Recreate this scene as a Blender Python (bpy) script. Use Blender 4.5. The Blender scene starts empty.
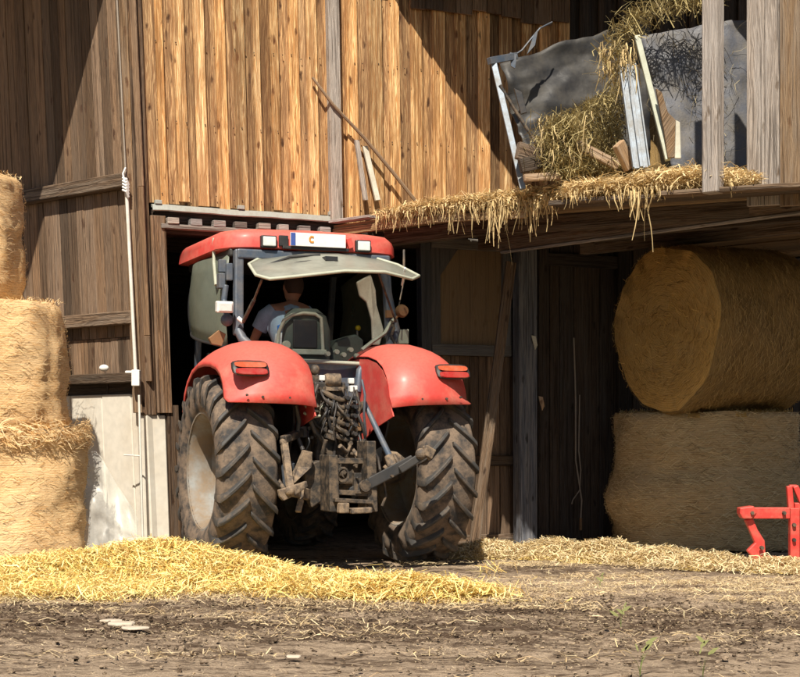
import bpy, math, random
import numpy as np
from mathutils import Vector, Matrix, noise
random.seed(7); rng = np.random.default_rng(7)
PI = math.pi; cos = math.cos; sin = math.sin; V = Vector
C = bpy.context.scene.collection
F_ = 1575.0; CH = 1.15; HZ = 440.0          # focal length in photo pixels, camera height, horizon row
rad = math.radians

# ------------------------------------------------------------------ materials
def newmat(name):
    m = bpy.data.materials.new(name); m.use_nodes = True
    nt = m.node_tree; nt.nodes.clear()
    out = nt.nodes.new('ShaderNodeOutputMaterial')
    p = nt.nodes.new('ShaderNodeBsdfPrincipled')
    nt.links.new(p.outputs[0], out.inputs[0])
    return m, nt, p, out
def N(nt, t, **kw):
    n = nt.nodes.new('ShaderNode' + t)
    for k, v in kw.items():
        if k[0] == 'i' and k[1:].isdigit(): n.inputs[int(k[1:])].default_value = v
        elif k in n.inputs: n.inputs[k].default_value = v
        else: setattr(n, k, v)
    return n
def L(nt, a, b): nt.links.new(a, b)
def mixc(nt, fac, a, b, mode='MIX'):
    n = nt.nodes.new('ShaderNodeMix'); n.data_type = 'RGBA'; n.blend_type = mode
    for s, x in ((n.inputs[0], fac), (n.inputs[6], a), (n.inputs[7], b)):
        if isinstance(x, bpy.types.NodeSocket): nt.links.new(x, s)
        elif isinstance(x, (int, float)): s.default_value = x
        else: s.default_value = (x[0], x[1], x[2], 1)
    return n.outputs[2]
def ramp(nt, fac, stops):
    r = nt.nodes.new('ShaderNodeValToRGB')
    e = r.color_ramp.elements
    while len(e) < len(stops): e.new(0.5)
    for k, (p, c) in enumerate(stops):
        e[k].position = p; e[k].color = (c, c, c, 1) if isinstance(c, (int, float)) else (c[0], c[1], c[2], 1)
    nt.links.new(fac, r.inputs[0]); return r.outputs[0]
def math_(nt, op, a, b=None):
    n = nt.nodes.new('ShaderNodeMath'); n.operation = op
    for s, x in ((0, a), (1, b)):
        if x is None: continue
        if isinstance(x, bpy.types.NodeSocket): nt.links.new(x, n.inputs[s])
        else: n.inputs[s].default_value = x
    return n.outputs[0]
def bump(nt, p, h, strength=0.3, dist=0.01):
    b = nt.nodes.new('ShaderNodeBump'); b.inputs['Strength'].default_value = strength; b.inputs['Distance'].default_value = dist
    nt.links.new(h, b.inputs['Height']); nt.links.new(b.outputs[0], p.inputs['Normal'])

def wood(name, light, dark, grey=(.3, .27, .24), greyamt=.3, knot=(.06, .025, .01), contrast=1.0, rough=.8):
    m, nt, p, out = newmat(name)
    uv = N(nt, 'UVMap'); at = N(nt, 'VertexColor', layer_name='rnd')
    sep = N(nt, 'SeparateColor'); L(nt, at.outputs[0], sep.inputs[0])
    comb = N(nt, 'CombineXYZ'); L(nt, sep.outputs[0], comb.inputs[2])
    sc = N(nt, 'VectorMath', operation='SCALE'); L(nt, comb.outputs[0], sc.inputs[0]); sc.inputs['Scale'].default_value = 37
    add = N(nt, 'VectorMath', operation='ADD'); L(nt, uv.outputs[0], add.inputs[0]); L(nt, sc.outputs[0], add.inputs[1])
    mp = N(nt, 'Mapping'); mp.inputs['Scale'].default_value = (1, .07, 1); L(nt, add.outputs[0], mp.inputs[0])
    # slow warp makes the grain wander and swirl
    wn = N(nt, 'TexNoise', Scale=1.6, Detail=3.0); L(nt, add.outputs[0], wn.inputs[0])
    wo = N(nt, 'VectorMath', operation='MULTIPLY_ADD'); L(nt, wn.outputs['Color'], wo.inputs[0]); wo.inputs[1].default_value = (.10, 0, 0); L(nt, mp.outputs[0], wo.inputs[2])
    w = N(nt, 'TexNoise', Scale=9.0, Detail=3.0); L(nt, mp.outputs[0], w.inputs[0])
    wv = N(nt, 'TexWave', wave_type='BANDS', bands_direction='X'); wv.inputs['Scale'].default_value = 15.0
    wv.inputs['Distortion'].default_value = 22; wv.inputs['Detail'].default_value = 4; wv.inputs['Detail Scale'].default_value = 1.3
    L(nt, wo.outputs[0], wv.inputs[0])
    mp2 = N(nt, 'Mapping'); mp2.inputs['Scale'].default_value = (150, 4.5, 1); L(nt, add.outputs[0], mp2.inputs[0])
    fine = N(nt, 'TexNoise', Scale=1.0, Detail=5.0, Roughness=.65); L(nt, mp2.outputs[0], fine.inputs[0])
    mp3 = N(nt, 'Mapping'); mp3.inputs['Scale'].default_value = (11, 3.4, 1)
    kw = N(nt, 'TexNoise', Scale=14.0, Detail=2.0); L(nt, add.outputs[0], kw.inputs[0])
    ko = N(nt, 'VectorMath', operation='MULTIPLY_ADD'); L(nt, kw.outputs['Color'], ko.inputs[0]); ko.inputs[1].default_value = (.035, .09, 0); L(nt, add.outputs[0], ko.inputs[2]); L(nt, ko.outputs[0], mp3.inputs[0])
    kn = N(nt, 'TexVoronoi', Scale=1.0); L(nt, mp3.outputs[0], kn.inputs['Vector'])
    kmask = ramp(nt, kn.outputs['Distance'], [(.05, 1), (.12, .8), (.22, 0)])
    ksep = N(nt, 'SeparateColor'); L(nt, kn.outputs['Color'], ksep.inputs[0])
    kmask = math_(nt, 'MULTIPLY', kmask, ramp(nt, ksep.outputs[0], [(.3, 0), (.6, 1)]))
    mp4 = N(nt, 'Mapping'); mp4.inputs['Scale'].default_value = (22, 1.3, 1); L(nt, add.outputs[0], mp4.inputs[0])
    big = N(nt, 'TexNoise', Scale=1.0, Detail=4.0, Roughness=.6); L(nt, mp4.outputs[0], big.inputs[0])
    g = math_(nt, 'ADD', math_(nt, 'MULTIPLY', wv.outputs[1], .34), math_(nt, 'MULTIPLY', fine.outputs[0], .66))
    gg = ramp(nt, g, [(.5 - .25 / contrast, 0), (.5 + .25 / contrast, 1)])
    col = mixc(nt, gg, dark, light)
    bm = ramp(nt, big.outputs[0], [(.42, 0), (.60, 1)])
    col = mixc(nt, math_(nt, 'MULTIPLY', bm, greyamt), col, grey)
    mp5 = N(nt, 'Mapping'); mp5.inputs['Scale'].default_value = (60, 1.1, 1); L(nt, add.outputs[0], mp5.inputs[0])
    stk = N(nt, 'TexNoise', Scale=1.0, Detail=3.0, Roughness=.5); L(nt, mp5.outputs[0], stk.inputs[0])
    col = mixc(nt, math_(nt, 'MULTIPLY', ramp(nt, stk.outputs[0], [(.54, 0), (.63, 1)]), .75 * min(1.2, contrast)), col, [c * .5 for c in dark])
    # per board tone
    tone = ramp(nt, sep.outputs[1], [(0, .42), (.45, .88), (1, 1.22)])
    col = mixc(nt, 1.0, col, tone, 'MULTIPLY')
    warm = mixc(nt, sep.outputs[2], (1.06, .97, .86), (.97, 1.0, 1.05))
    col = mixc(nt, 1.0, col, warm, 'MULTIPLY')
    col = mixc(nt, kmask, col, knot)
    L(nt, col, p.inputs['Base Color']); p.inputs['Roughness'].default_value = rough
    p.inputs['Specular IOR Level'].default_value = .25
    hh = math_(nt, 'SUBTRACT', g, math_(nt, 'MULTIPLY', kmask, .5))
    bump(nt, p, hh, .7, .012)
    return m

def dirty(name, base, dirt=(.2, .14, .085), amt=.4, scale=6.0, rough=.5, metal=0.0, coat=0.0, thr=(.4, .65), up=0.0, bumpy=.15):
    m, nt, p, out = newmat(name)
    tc = N(nt, 'TexCoord')
    n1 = N(nt, 'TexNoise', Scale=scale, Detail=7.0, Roughness=.62); L(nt, tc.outputs['Object'], n1.inputs[0])
    n2 = N(nt, 'TexNoise', Scale=scale * 9, Detail=4.0); L(nt, tc.outputs['Object'], n2.inputs[0])
    f = ramp(nt, n1.outputs[0], [(thr[0], 0), (thr[1], 1)])
    f = math_(nt, 'MULTIPLY', f, amt)
    if up:
        g = N(nt, 'NewGeometry'); s = N(nt, 'SeparateXYZ'); L(nt, g.outputs['Normal'], s.inputs[0])
        u = math_(nt, 'MULTIPLY', ramp(nt, s.outputs[2], [(.2, 0), (.9, 1)]), up)
        f = math_(nt, 'MAXIMUM', f, u)
    col = mixc(nt, f, base, dirt)
    col = mixc(nt, math_(nt, 'MULTIPLY', ramp(nt, n2.outputs[0], [(.4, 0), (.7, 1)]), .25), col, [c * .55 for c in base])
    L(nt, col, p.inputs['Base Color'])
    r = math_(nt, 'ADD', math_(nt, 'MULTIPLY', f, .4), rough); L(nt, r, p.inputs['Roughness'])
    p.inputs['Metallic'].default_value = metal
    p.inputs['Coat Weight'].default_value = coat; p.inputs['Coat Roughness'].default_value = .25
    if bumpy: bump(nt, p, n2.outputs[0], bumpy, .004)
    return m

def attrmat(name, rough=.6, mul=(1, 1, 1), trans=.0):
    m, nt, p, out = newmat(name)
    at = N(nt, 'VertexColor', layer_name='rnd')
    col = mixc(nt, 1.0, at.outputs[0], mul, 'MULTIPLY')
    L(nt, col, p.inputs['Base Color']); p.inputs['Roughness'].default_value = rough
    p.inputs['Specular IOR Level'].default_value = .35
    if trans:
        tr = N(nt, 'BsdfTranslucent'); L(nt, col, tr.inputs[0])
        mx = N(nt, 'MixShader'); mx.inputs[0].default_value = trans
        L(nt, p.outputs[0], mx.inputs[1]); L(nt, tr.outputs[0], mx.inputs[2]); L(nt, mx.outputs[0], out.inputs[0])
    return m

def glass(name, dust=(.22, .24, .18), amt=.45, scale=3.0):
    m, nt, p, out = newmat(name)
    tc = N(nt, 'TexCoord')
    n1 = N(nt, 'TexNoise', Scale=scale, Detail=8.0, Roughness=.65); L(nt, tc.outputs['Object'], n1.inputs[0])
    p.inputs['Base Color'].default_value = (*dust, 1); p.inputs['Roughness'].default_value = .35
    tr = N(nt, 'BsdfTransparent'); tr.inputs[0].default_value = (.93, .96, .94, 1)
    mx = N(nt, 'MixShader')
    fac = ramp(nt, n1.outputs[0], [(.3, max(0, amt - .12)), (.7, min(1, amt + .18))])
    L(nt, fac, mx.inputs[0]); L(nt, tr.outputs[0], mx.inputs[1]); L(nt, p.outputs[0], mx.inputs[2]); L(nt, mx.outputs[0], out.inputs[0])
    return m

def bale_mat(name, c1, c2, c3):
    # UV: u around, v along the axis, in metres; straw ends and net wrap lines
    m, nt, p, out = newmat(name)
    uv = N(nt, 'UVMap')
    mp = N(nt, 'Mapping'); mp.inputs['Scale'].default_value = (7, 40, 1); L(nt, uv.outputs[0], mp.inputs[0])
    n1 = N(nt, 'TexNoise', Scale=1.0, Detail=6.0, Roughness=.7, Distortion=1.2); L(nt, mp.outputs[0], n1.inputs[0])
    n2 = N(nt, 'TexNoise', Scale=2.4, Detail=5.0); L(nt, uv.outputs[0], n2.inputs[0])
    n3 = N(nt, 'TexNoise', Scale=55.0, Detail=5.0, Roughness=.7, Distortion=2.0); L(nt, uv.outputs[0], n3.inputs[0])
    wv = N(nt, 'TexWave', wave_type='BANDS', bands_direction='Y'); wv.inputs['Scale'].default_value = 14
    wv.inputs['Distortion'].default_value = 1.5; wv.inputs['Detail Scale'].default_value = .6; L(nt, uv.outputs[0], wv.inputs[0])
    mixn = math_(nt, 'ADD', math_(nt, 'MULTIPLY', n1.outputs[0], .55), math_(nt, 'MULTIPLY', n3.outputs[0], .45))
    col = mixc(nt, ramp(nt, mixn, [(.36, 0), (.6, 1)]), c2, c1)
    col = mixc(nt, math_(nt, 'MULTIPLY', ramp(nt, n2.outputs[0], [(.42, 0), (.65, 1)]), .5), col, c3)
    col = mixc(nt, math_(nt, 'MULTIPLY', ramp(nt, wv.outputs[1], [(.72, 0), (.95, 1)]), .4), col, [min(1, c * 1.15 + .06) for c in c3])
    L(nt, col, p.inputs['Base Color']); p.inputs['Roughness'].default_value = .85
    p.inputs['Specular IOR Level'].default_value = .2
    bump(nt, p, mixn, .9, .03)
    return m

M = {}
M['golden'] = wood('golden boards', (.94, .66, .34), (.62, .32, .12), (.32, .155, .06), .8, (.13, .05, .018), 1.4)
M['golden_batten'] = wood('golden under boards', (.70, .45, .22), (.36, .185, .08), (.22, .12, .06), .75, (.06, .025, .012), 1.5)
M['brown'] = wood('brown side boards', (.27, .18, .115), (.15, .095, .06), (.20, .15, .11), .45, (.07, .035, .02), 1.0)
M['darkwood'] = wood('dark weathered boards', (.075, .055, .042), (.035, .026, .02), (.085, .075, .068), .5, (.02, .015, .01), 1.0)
M['beam'] = wood('old beam', (.20, .14, .095), (.09, .06, .04), (.22, .19, .16), .5, (.05, .03, .02), 1.1)
M['greywood'] = wood('silver grey wood', (.37, .33, .30), (.19, .165, .15), (.33, .315, .31), .55, (.12, .08, .05), 1.1)
M['corner'] = wood('corner plank', (.21, .13, .075), (.08, .045, .025), (.2, .16, .13), .5, (.04, .02, .01), 1.2)
M['tan'] = wood('tan plank', (.46, .31, .18), (.26, .16, .09), (.4, .33, .26), .5, (.12, .06, .03), 1.0)
M['deck'] = wood('loft deck', (.40, .29, .16), (.20, .13, .07), (.3, .25, .2), .4, (.1, .06, .03), 1.1)
M['panel'] = wood('plywood', (.42, .31, .19), (.36, .26, .155), (.38, .29, .2), .3, (.2, .13, .07), .6)
M['frame_grey'] = wood('grey door frame', (.16, .155, .15), (.1, .1, .1), (.15, .15, .15), .5, (.06, .06, .06), .8)
M['bluepost'] = wood('blue grey post', (.17, .19, .23), (.085, .095, .125), (.3, .3, .31), .5, (.05, .05, .05), 1.1)
M['concrete'] = dirty('concrete base', (.68, .64, .56), (.5, .42, .31), .6, 1.6, .85, thr=(.45, .75))
M['pipe'] = dirty('pale pipe', (.72, .7, .64), (.45, .38, .3), .4, 5, .5)
M['flash'] = dirty('zinc flashing', (.42, .44, .4), (.3, .27, .22), .6, 5, .5, .3)
M['roofing'] = dirty('roof sheet', (.2, .1, .07), (.12, .08, .06), .5, 2, .8)
M['red'] = dirty('tractor red', (.62, .062, .05), (.52, .28, .2), .5, 4.5, .5, 0, .1, (.42, .75), .30, .12)
M['redold'] = dirty('implement red', (.62, .045, .035), (.34, .15, .1), .6, 9, .5, 0, .15, (.45, .7), .3, .2)
M['tyre'] = dirty('dusty tyre', (.035, .033, .033), (.235, .17, .12), .8, 7.5, .85, thr=(.38, .58), bumpy=.6)
M['lug'] = dirty('worn tyre lugs', (.045, .043, .042), (.22, .155, .1), .6, 9, .65, thr=(.48, .7), bumpy=.3)
M['rim'] = dirty('muddy silver rim', (.27, .28, .275), (.23, .165, .105), .95, 4.2, .75, .0, thr=(.33, .6))
M['black'] = dirty('black paint', (.022, .022, .025), (.12, .085, .055), .4, 8, .5)
M['blackplastic'] = dirty('black plastic', (.02, .021, .024), (.06, .05, .04), .4, 4, .45)
M['bluegrey'] = dirty('blue grey paint', (.075, .10, .14), (.24, .2, .15), .4, 7, .45, .2)
M['greaseiron'] = dirty('greasy iron', (.04, .036, .033), (.24, .17, .11), .7, 15, .55, .3, thr=(.42, .64), bumpy=.5)
M['tanrust'] = dirty('dusty link steel', (.07, .055, .045), (.36, .26, .17), .75, 16, .7, .1, thr=(.38, .6), bumpy=.5)
M['brightsteel'] = dirty('bright steel', (.45, .47, .49), (.3, .25, .2), .4, 9, .3, .8)
M['greengrey'] = dirty('grey green trim', (.44, .46, .37), (.3, .28, .2), .4, 9, .6)
M['padgrey'] = dirty('seat pad', (.08, .1, .09), (.15, .14, .1), .4, 8, .8)
M['cream'] = dirty('cream trim', (.6, .58, .48), (.35, .3, .22), .5, 7, .6)
M['white'] = dirty('white paint', (.78, .78, .76), (.5, .45, .38), .3, 6, .5)
M['plate'] = dirty('plate white', (.82, .82, .8), (.6, .55, .45), .2, 6, .4)
M['plateblue'] = dirty('plate blue', (.03, .08, .35), (.2, .2, .2), .2, 9, .4)
M['orange'] = dirty('orange paint', (.75, .28, .03), (.4, .2, .1), .2, 9, .5)
M['yellow'] = dirty('yellow sticker', (.85, .68, .03), (.5, .4, .1), .1, 9, .5)
M['brass'] = dirty('rusty brown part', (.26, .14, .06), (.14, .09, .06), .4, 20, .5, .3)
M['lens_orange'] = dirty('amber lens', (.50, .085, .035), (.4, .22, .15), .4, 9, .25)
M['lens_red'] = dirty('red lens', (.36, .022, .02), (.35, .13, .09), .35, 9, .25)
M['lens_clear'] = dirty('lamp lens', (.72, .76, .74), (.4, .4, .36), .3, 14, .15)
M['glass_hatch'] = glass('dusty hatch glass', (.42, .42, .36), .48)
M['glass_side'] = glass('dusty side glass', (.17, .19, .15), .62)
M['tarp'] = dirty('black sheeting', (.026, .026, .028), (.085, .075, .06), .55, 3, .5, bumpy=.6)
M['tarpgrey'] = dirty('grey sheeting', (.10, .105, .125), (.17, .15, .12), .6, 5.5, .55, bumpy=.8)
M['film'] = glass('clear plastic film', (.66, .64, .59), .45, 6.5)
M['galv'] = dirty('galvanised steel', (.21, .25, .30), (.3, .26, .2), .5, 9, .5, .3)
M['skin'] = dirty('skin', (.42, .22, .14), (.3, .15, .1), .2, 9, .6)
M['hair'] = dirty('dark hair', (.04, .025, .018), (.08, .05, .03), .3, 30, .7)
M['shirt_shade'] = dirty('shaded shirt tone', (.36, .50, .66), (.1, .12, .16), .3, 9, .9)  # shaded tone of the one pale shirt, shade put into the colour
M['shirt'] = dirty('sunlit shirt tone', (.78, .86, .90), (.3, .35, .4), .2, 9, .9)  # sunlit tone of the same shirt, light put into the colour
M['shirt_blue'] = dirty('bright blue panel', (.04, .2, .65), (.05, .15, .4), .2, 9, .9)
M['trousers'] = dirty('dark trousers', (.03, .035, .05), (.1, .08, .06), .3, 9, .9)
M['rope'] = dirty('cord', (.32, .27, .22), (.2, .16, .12), .3, 20, .8)
M['straw'] = attrmat('straw', .6, (1, 1, 1), .18)
M['weed'] = attrmat('weed leaves', .6, (1, 1, 1), .3)
M['bale_gold'] = bale_mat('golden straw bale', (.93, .63, .32), (.58, .33, .14), (.90, .66, .38))
M['bale_lit_end'] = bale_mat('lit hay bale end', (.72, .45, .14), (.36, .21, .06), (.64, .43, .17))  # brighter than the bale sides: light on the end face put into the colour
M['bale_wrap'] = bale_mat('netted hay bale', (.64, .46, .24), (.34, .22, .10), (.60, .46, .27))
M['bale_hay'] = bale_mat('hay bale', (.36, .235, .09), (.17, .105, .035), (.30, .2, .085))
M['stone'] = dirty('pale stone', (.52, .45, .36), (.38, .29, .2), .6, 9, .8)

def dirt_material():
    m, nt, p, out = newmat('yard dirt')
    tc = N(nt, 'TexCoord')
    mp = N(nt, 'Mapping'); mp.inputs['Scale'].default_value = (.55, 1.7, 1); L(nt, tc.outputs['Object'], mp.inputs[0])
    big = N(nt, 'TexNoise', Scale=1.1, Detail=7.0, Roughness=.62, Distortion=.6); L(nt, mp.outputs[0], big.inputs[0])
    med = N(nt, 'TexNoise', Scale=9.0, Detail=8.0, Roughness=.7); L(nt, mp.outputs[0], med.inputs[0])
    fine = N(nt, 'TexNoise', Scale=60.0, Detail=6.0, Roughness=.7); L(nt, tc.outputs['Object'], fine.inputs[0])
    s = N(nt, 'SeparateXYZ'); L(nt, tc.outputs['Object'], s.inputs[0])
    # a trampled muddy track runs across the yard about ten metres out; dusty straw-littered soil either side
    track = ramp(nt, math_(nt, 'DIVIDE', s.outputs[1], 20.0), [(.34, .35), (.42, .5), (.48, .85), (.54, .8), (.60, .2), (.66, .3), (.70, .75), (.78, .4)])
    a = math_(nt, 'ADD', math_(nt, 'MULTIPLY', track, .45), math_(nt, 'MULTIPLY', big.outputs[0], .75))
    a = math_(nt, 'ADD', a, math_(nt, 'MULTIPLY', math_(nt, 'SUBTRACT', med.outputs[0], .5), 1.5))
    f = ramp(nt, a, [(.52, 0), (.80, 1)])
    col = mixc(nt, f, (.58, .44, .31), (.12, .078, .05))
    v = N(nt, 'TexVoronoi', Scale=22.0); L(nt, mp.outputs[0], v.inputs['Vector'])
    col = mixc(nt, math_(nt, 'MULTIPLY', ramp(nt, v.outputs['Distance'], [(.1, 1), (.35, 0)]), .25), col, (.55, .43, .3))
    col = mixc(nt, math_(nt, 'MULTIPLY', ramp(nt, fine.outputs[0], [(.35, 0), (.65, 1)]), .35), col, (.1, .07, .05))
    unseen_verge = ramp(nt, math_(nt, 'ADD', math_(nt, 'DIVIDE', s.outputs[1], 20.0), math_(nt, 'MULTIPLY', big.outputs[0], .03)), [(.315, 1), (.345, 0)])  # unseen grass-dark ground before the frame, added to cut bounce light
    col = mixc(nt, unseen_verge, col, (.04, .055, .02))
    L(nt, col, p.inputs['Base Color']); p.inputs['Roughness'].default_value = .95
    p.inputs['Specular IOR Level'].default_value = .15
    hh = math_(nt, 'ADD', med.outputs[0], math_(nt, 'MULTIPLY', fine.outputs[0], .5)); bump(nt, p, hh, 1.0, .05)
    return m
M['dirt'] = dirt_material()

# ------------------------------------------------------------------ mesh builder
class MB:
    def __init__(s): s.v = []; s.f = []; s.uv = []; s.c = []; s.p = []
    def rc(s): return (random.random(), random.random(), random.random(), 1)
    def face(s, idx, uv=None, c=None):
        s.f.append(idx); s.uv.append(uv or [(0, 0)] * len(idx)); s.c.append(c or (.5, .5, .5, 1))
    def hexa(s, p, c=None, lenaxis=2):
        """8 corners ordered (x-,y-,z-),(x+,y-,z-),(x+,y+,z-),(x-,y+,z-), then z+"""
        s.p.append((len(s.v), len(s.f))); b = len(s.v); s.v += [V(q) for q in p]; c = c or s.rc()
        ou, ov = random.random() * 30, random.random() * 30
        for fc in ((0, 3, 2, 1), (4, 5, 6, 7), (0, 1, 5, 4), (1, 2, 6, 5), (2, 3, 7, 6), (3, 0, 4, 7)):
            q = [V(p[i]) for i in fc]; e1 = (q[1] - q[0]).length; e2 = (q[3] - q[0]).length
            if lenaxis == 2: e_long = 4 in fc and 0 in fc or 1 in fc and 5 in fc or 2 in fc and 6 in fc
            else: e_long = True
            if e2 >= e1: uv = [(ou, ov), (ou + e1, ov), (ou + e1, ov + e2), (ou, ov + e2)]
            else: uv = [(ou, ov), (ou, ov + e1), (ou + e2, ov + e1), (ou + e2, ov)]
            s.face([b + i for i in fc], uv, c)
        return s
    def box(s, ctr, size, rot=None, c=None):
        x, y, z = [a / 2 for a in size]
        P = [(-x, -y, -z), (x, -y, -z), (x, y, -z), (-x, y, -z), (-x, -y, z), (x, -y, z), (x, y, z), (-x, y, z)]
        R = rot or Matrix.Identity(3)
        return s.hexa([V(ctr) + R @ V(q) for q in P], c)
    def beam(s, a, b, w, h, up=(0, 0, 1), w2=None, h2=None, c=None):
        a = V(a); b = V(b); d = (b - a).normalized(); u = V(up)
        if abs(d.dot(u.normalized())) > .98: u = V((0, 1, 0))
        x = d.cross(u).normalized(); y = x.cross(d).normalized()
        w2 = w if w2 is None else w2; h2 = h if h2 is None else h2
        P = [a + x * sx * w / 2 + y * sy * h / 2 for sx, sy in ((-1, -1), (1, -1), (1, 1), (-1, 1))]
        P += [b + x * sx * w2 / 2 + y * sy * h2 / 2 for sx, sy in ((-1, -1), (1, -1), (1, 1), (-1, 1))]
        return s.hexa(P, c)
    def rings(s, rs, closed=True, cap=True, c=None, uvs=None):
        """rs: list of rings, each a list of points"""
        s.p.append((len(s.v), len(s.f))); b = len(s.v); n = len(rs[0]); c = c or s.rc()
        for r in rs: s.v += [V(q) for q in r]
        m = n if closed else n - 1
        for i in range(len(rs) - 1):
            for j in range(m):
                k = (j + 1) % n
                s.face([b + i * n + j, b + i * n + k, b + (i + 1) * n + k, b + (i + 1) * n + j],
                       [(j * .05, i * .1), (j * .05 + .05, i * .1), (j * .05 + .05, i * .1 + .1), (j * .05, i * .1 + .1)] if uvs is None else uvs(i, j), c)
        if cap and closed:
            s.face([b + j for j in range(n)][::-1], None, c)
            s.face([b + (len(rs) - 1) * n + j for j in range(n)], None, c)
        return s
    def tube(s, pts, r, n=8, c=None):
        pts = [V(p) for p in pts]; rs = []
        rr = r if isinstance(r, (list, tuple)) else [r] * len(pts)
        prev = None
        for i, p in enumerate(pts):
            d = (pts[min(i + 1, len(pts) - 1)] - pts[max(i - 1, 0)]).normalized()
            if prev is None:
                u = V((0, 0, 1)) if abs(d.z) < .9 else V((0, 1, 0)); x = d.cross(u).normalized()
            else: x = (prev - d * prev.dot(d)).normalized()
            prev = x; y = d.cross(x)
            rs.append([p + (x * cos(2 * PI * k / n) + y * sin(2 * PI * k / n)) * rr[i] for k in range(n)])
        return s.rings(rs, c=c)
    def lathe(s, prof, origin, axis='x', n=48, c=None, closed_prof=False):
        """prof: (radius, along axis)"""
        o = V(origin); rs = []
        for r, a in prof:
            ring = []
            for k in range(n):
                t = 2 * PI * k / n
                ring.append(o + (V((a, r * cos(t), r * sin(t))) if axis == 'x' else V((r * cos(t), a, r * sin(t))) if axis == 'y' else V((r * cos(t), r * sin(t), a))))
            rs.append(ring)
        if closed_prof: rs.append(rs[0])
        return s.rings(rs, cap=not closed_prof, c=c)
    def prism(s, poly, off, c=None):
        """poly: 3D points of one face, off: thickness vector"""
        s.p.append((len(s.v), len(s.f))); b = len(s.v); n = len(poly); c = c or s.rc(); off = V(off)
        s.v += [V(q) for q in poly] + [V(q) + off for q in poly]
        p = [V(q) for q in poly]; x = (p[1] - p[0]).normalized(); nn = off.normalized(); y = nn.cross(x)
        uv = [((q - p[0]).dot(x), (q - p[0]).dot(y)) for q in p]
        s.face(list(range(b, b + n))[::-1], uv[::-1], c); s.face(list(range(b + n, b + 2 * n)), uv, c)
        for i in range(n):
            j = (i + 1) % n; e = (p[j] - p[i]).length
            s.face([b + i, b + j, b + n + j, b + n + i], [(0, 0), (0, e), (off.length, e), (off.length, 0)], c)
        return s
    def ball(s, ctr, r, nu=14, nv=9, c=None):
        rr = r if isinstance(r, (tuple, list)) else (r, r, r); rs = []
        for i in range(nv + 1):
            a = -PI / 2 + PI * (i + .02) / (nv + .04)
            rs.append([V(ctr) + V((rr[0] * cos(a) * cos(2 * PI * k / nu), rr[1] * cos(a) * sin(2 * PI * k / nu), rr[2] * sin(a))) for k in range(nu)])
        return s.rings(rs, c=c)
    def build(s, name, mat, parent=None, smooth=None, bevel=0, seg=2, split=False, inv=None):
        if split and len(s.p) > 1:                       # every piece becomes a part of its own
            ends = s.p[1:] + [(len(s.v), len(s.f))]; out = []
            for (v0, f0), (v1, f1) in zip(s.p, ends):
                m = MB(); m.v = s.v[v0:v1]; m.f = [[i - v0 for i in f] for f in s.f[f0:f1]]; m.uv = s.uv[f0:f1]; m.c = s.c[f0:f1]
                out.append(m.build(name, mat, parent, smooth, bevel, seg, inv=inv))
            return out[0]
        me = bpy.data.meshes.new(name); me.from_pydata([tuple(q) for q in s.v], [], s.f)
        ul = me.uv_layers.new(name='UVMap'); flat = [x for f in s.uv for q in f for x in q]; ul.data.foreach_set('uv', flat)
        ca = me.color_attributes.new('rnd', 'FLOAT_COLOR', 'CORNER')
        ca.data.foreach_set('color', [x for f, c in zip(s.f, s.c) for _ in f for x in c])
        if mat: me.materials.append(mat)
        import bmesh
        bm = bmesh.new(); bm.from_mesh(me); bmesh.ops.recalc_face_normals(bm, faces=bm.faces); bm.to_mesh(me); bm.free()
        if smooth is not None:
            me.polygons.foreach_set('use_smooth', [True] * len(me.polygons)); me.set_sharp_from_angle(angle=rad(smooth))
        o = bpy.data.objects.new(name, me); C.objects.link(o)
        if parent: o.parent = parent
        if inv is not None: o.matrix_parent_inverse = Matrix.Translation(-V(inv))
        if bevel:
            b = o.modifiers.new('bevel', 'BEVEL'); b.width = bevel; b.segments = seg; b.limit_method = 'ANGLE'; b.angle_limit = rad(35)
            b.harden_normals = False
        return o

def tag(o, label=None, cat=None, group=None, kind=None):
    if label: o['label'] = label
    if cat: o['category'] = cat
    if group: o['group'] = group
    if kind: o['kind'] = kind
    return o
def empty(name, loc=(0, 0, 0), rz=0, parent=None):
    o = bpy.data.objects.new(name, None); C.objects.link(o); o.location = loc; o.rotation_euler = (0, 0, rz)
    o.empty_display_size = .2
    if parent: o.parent = parent
    return o

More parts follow.
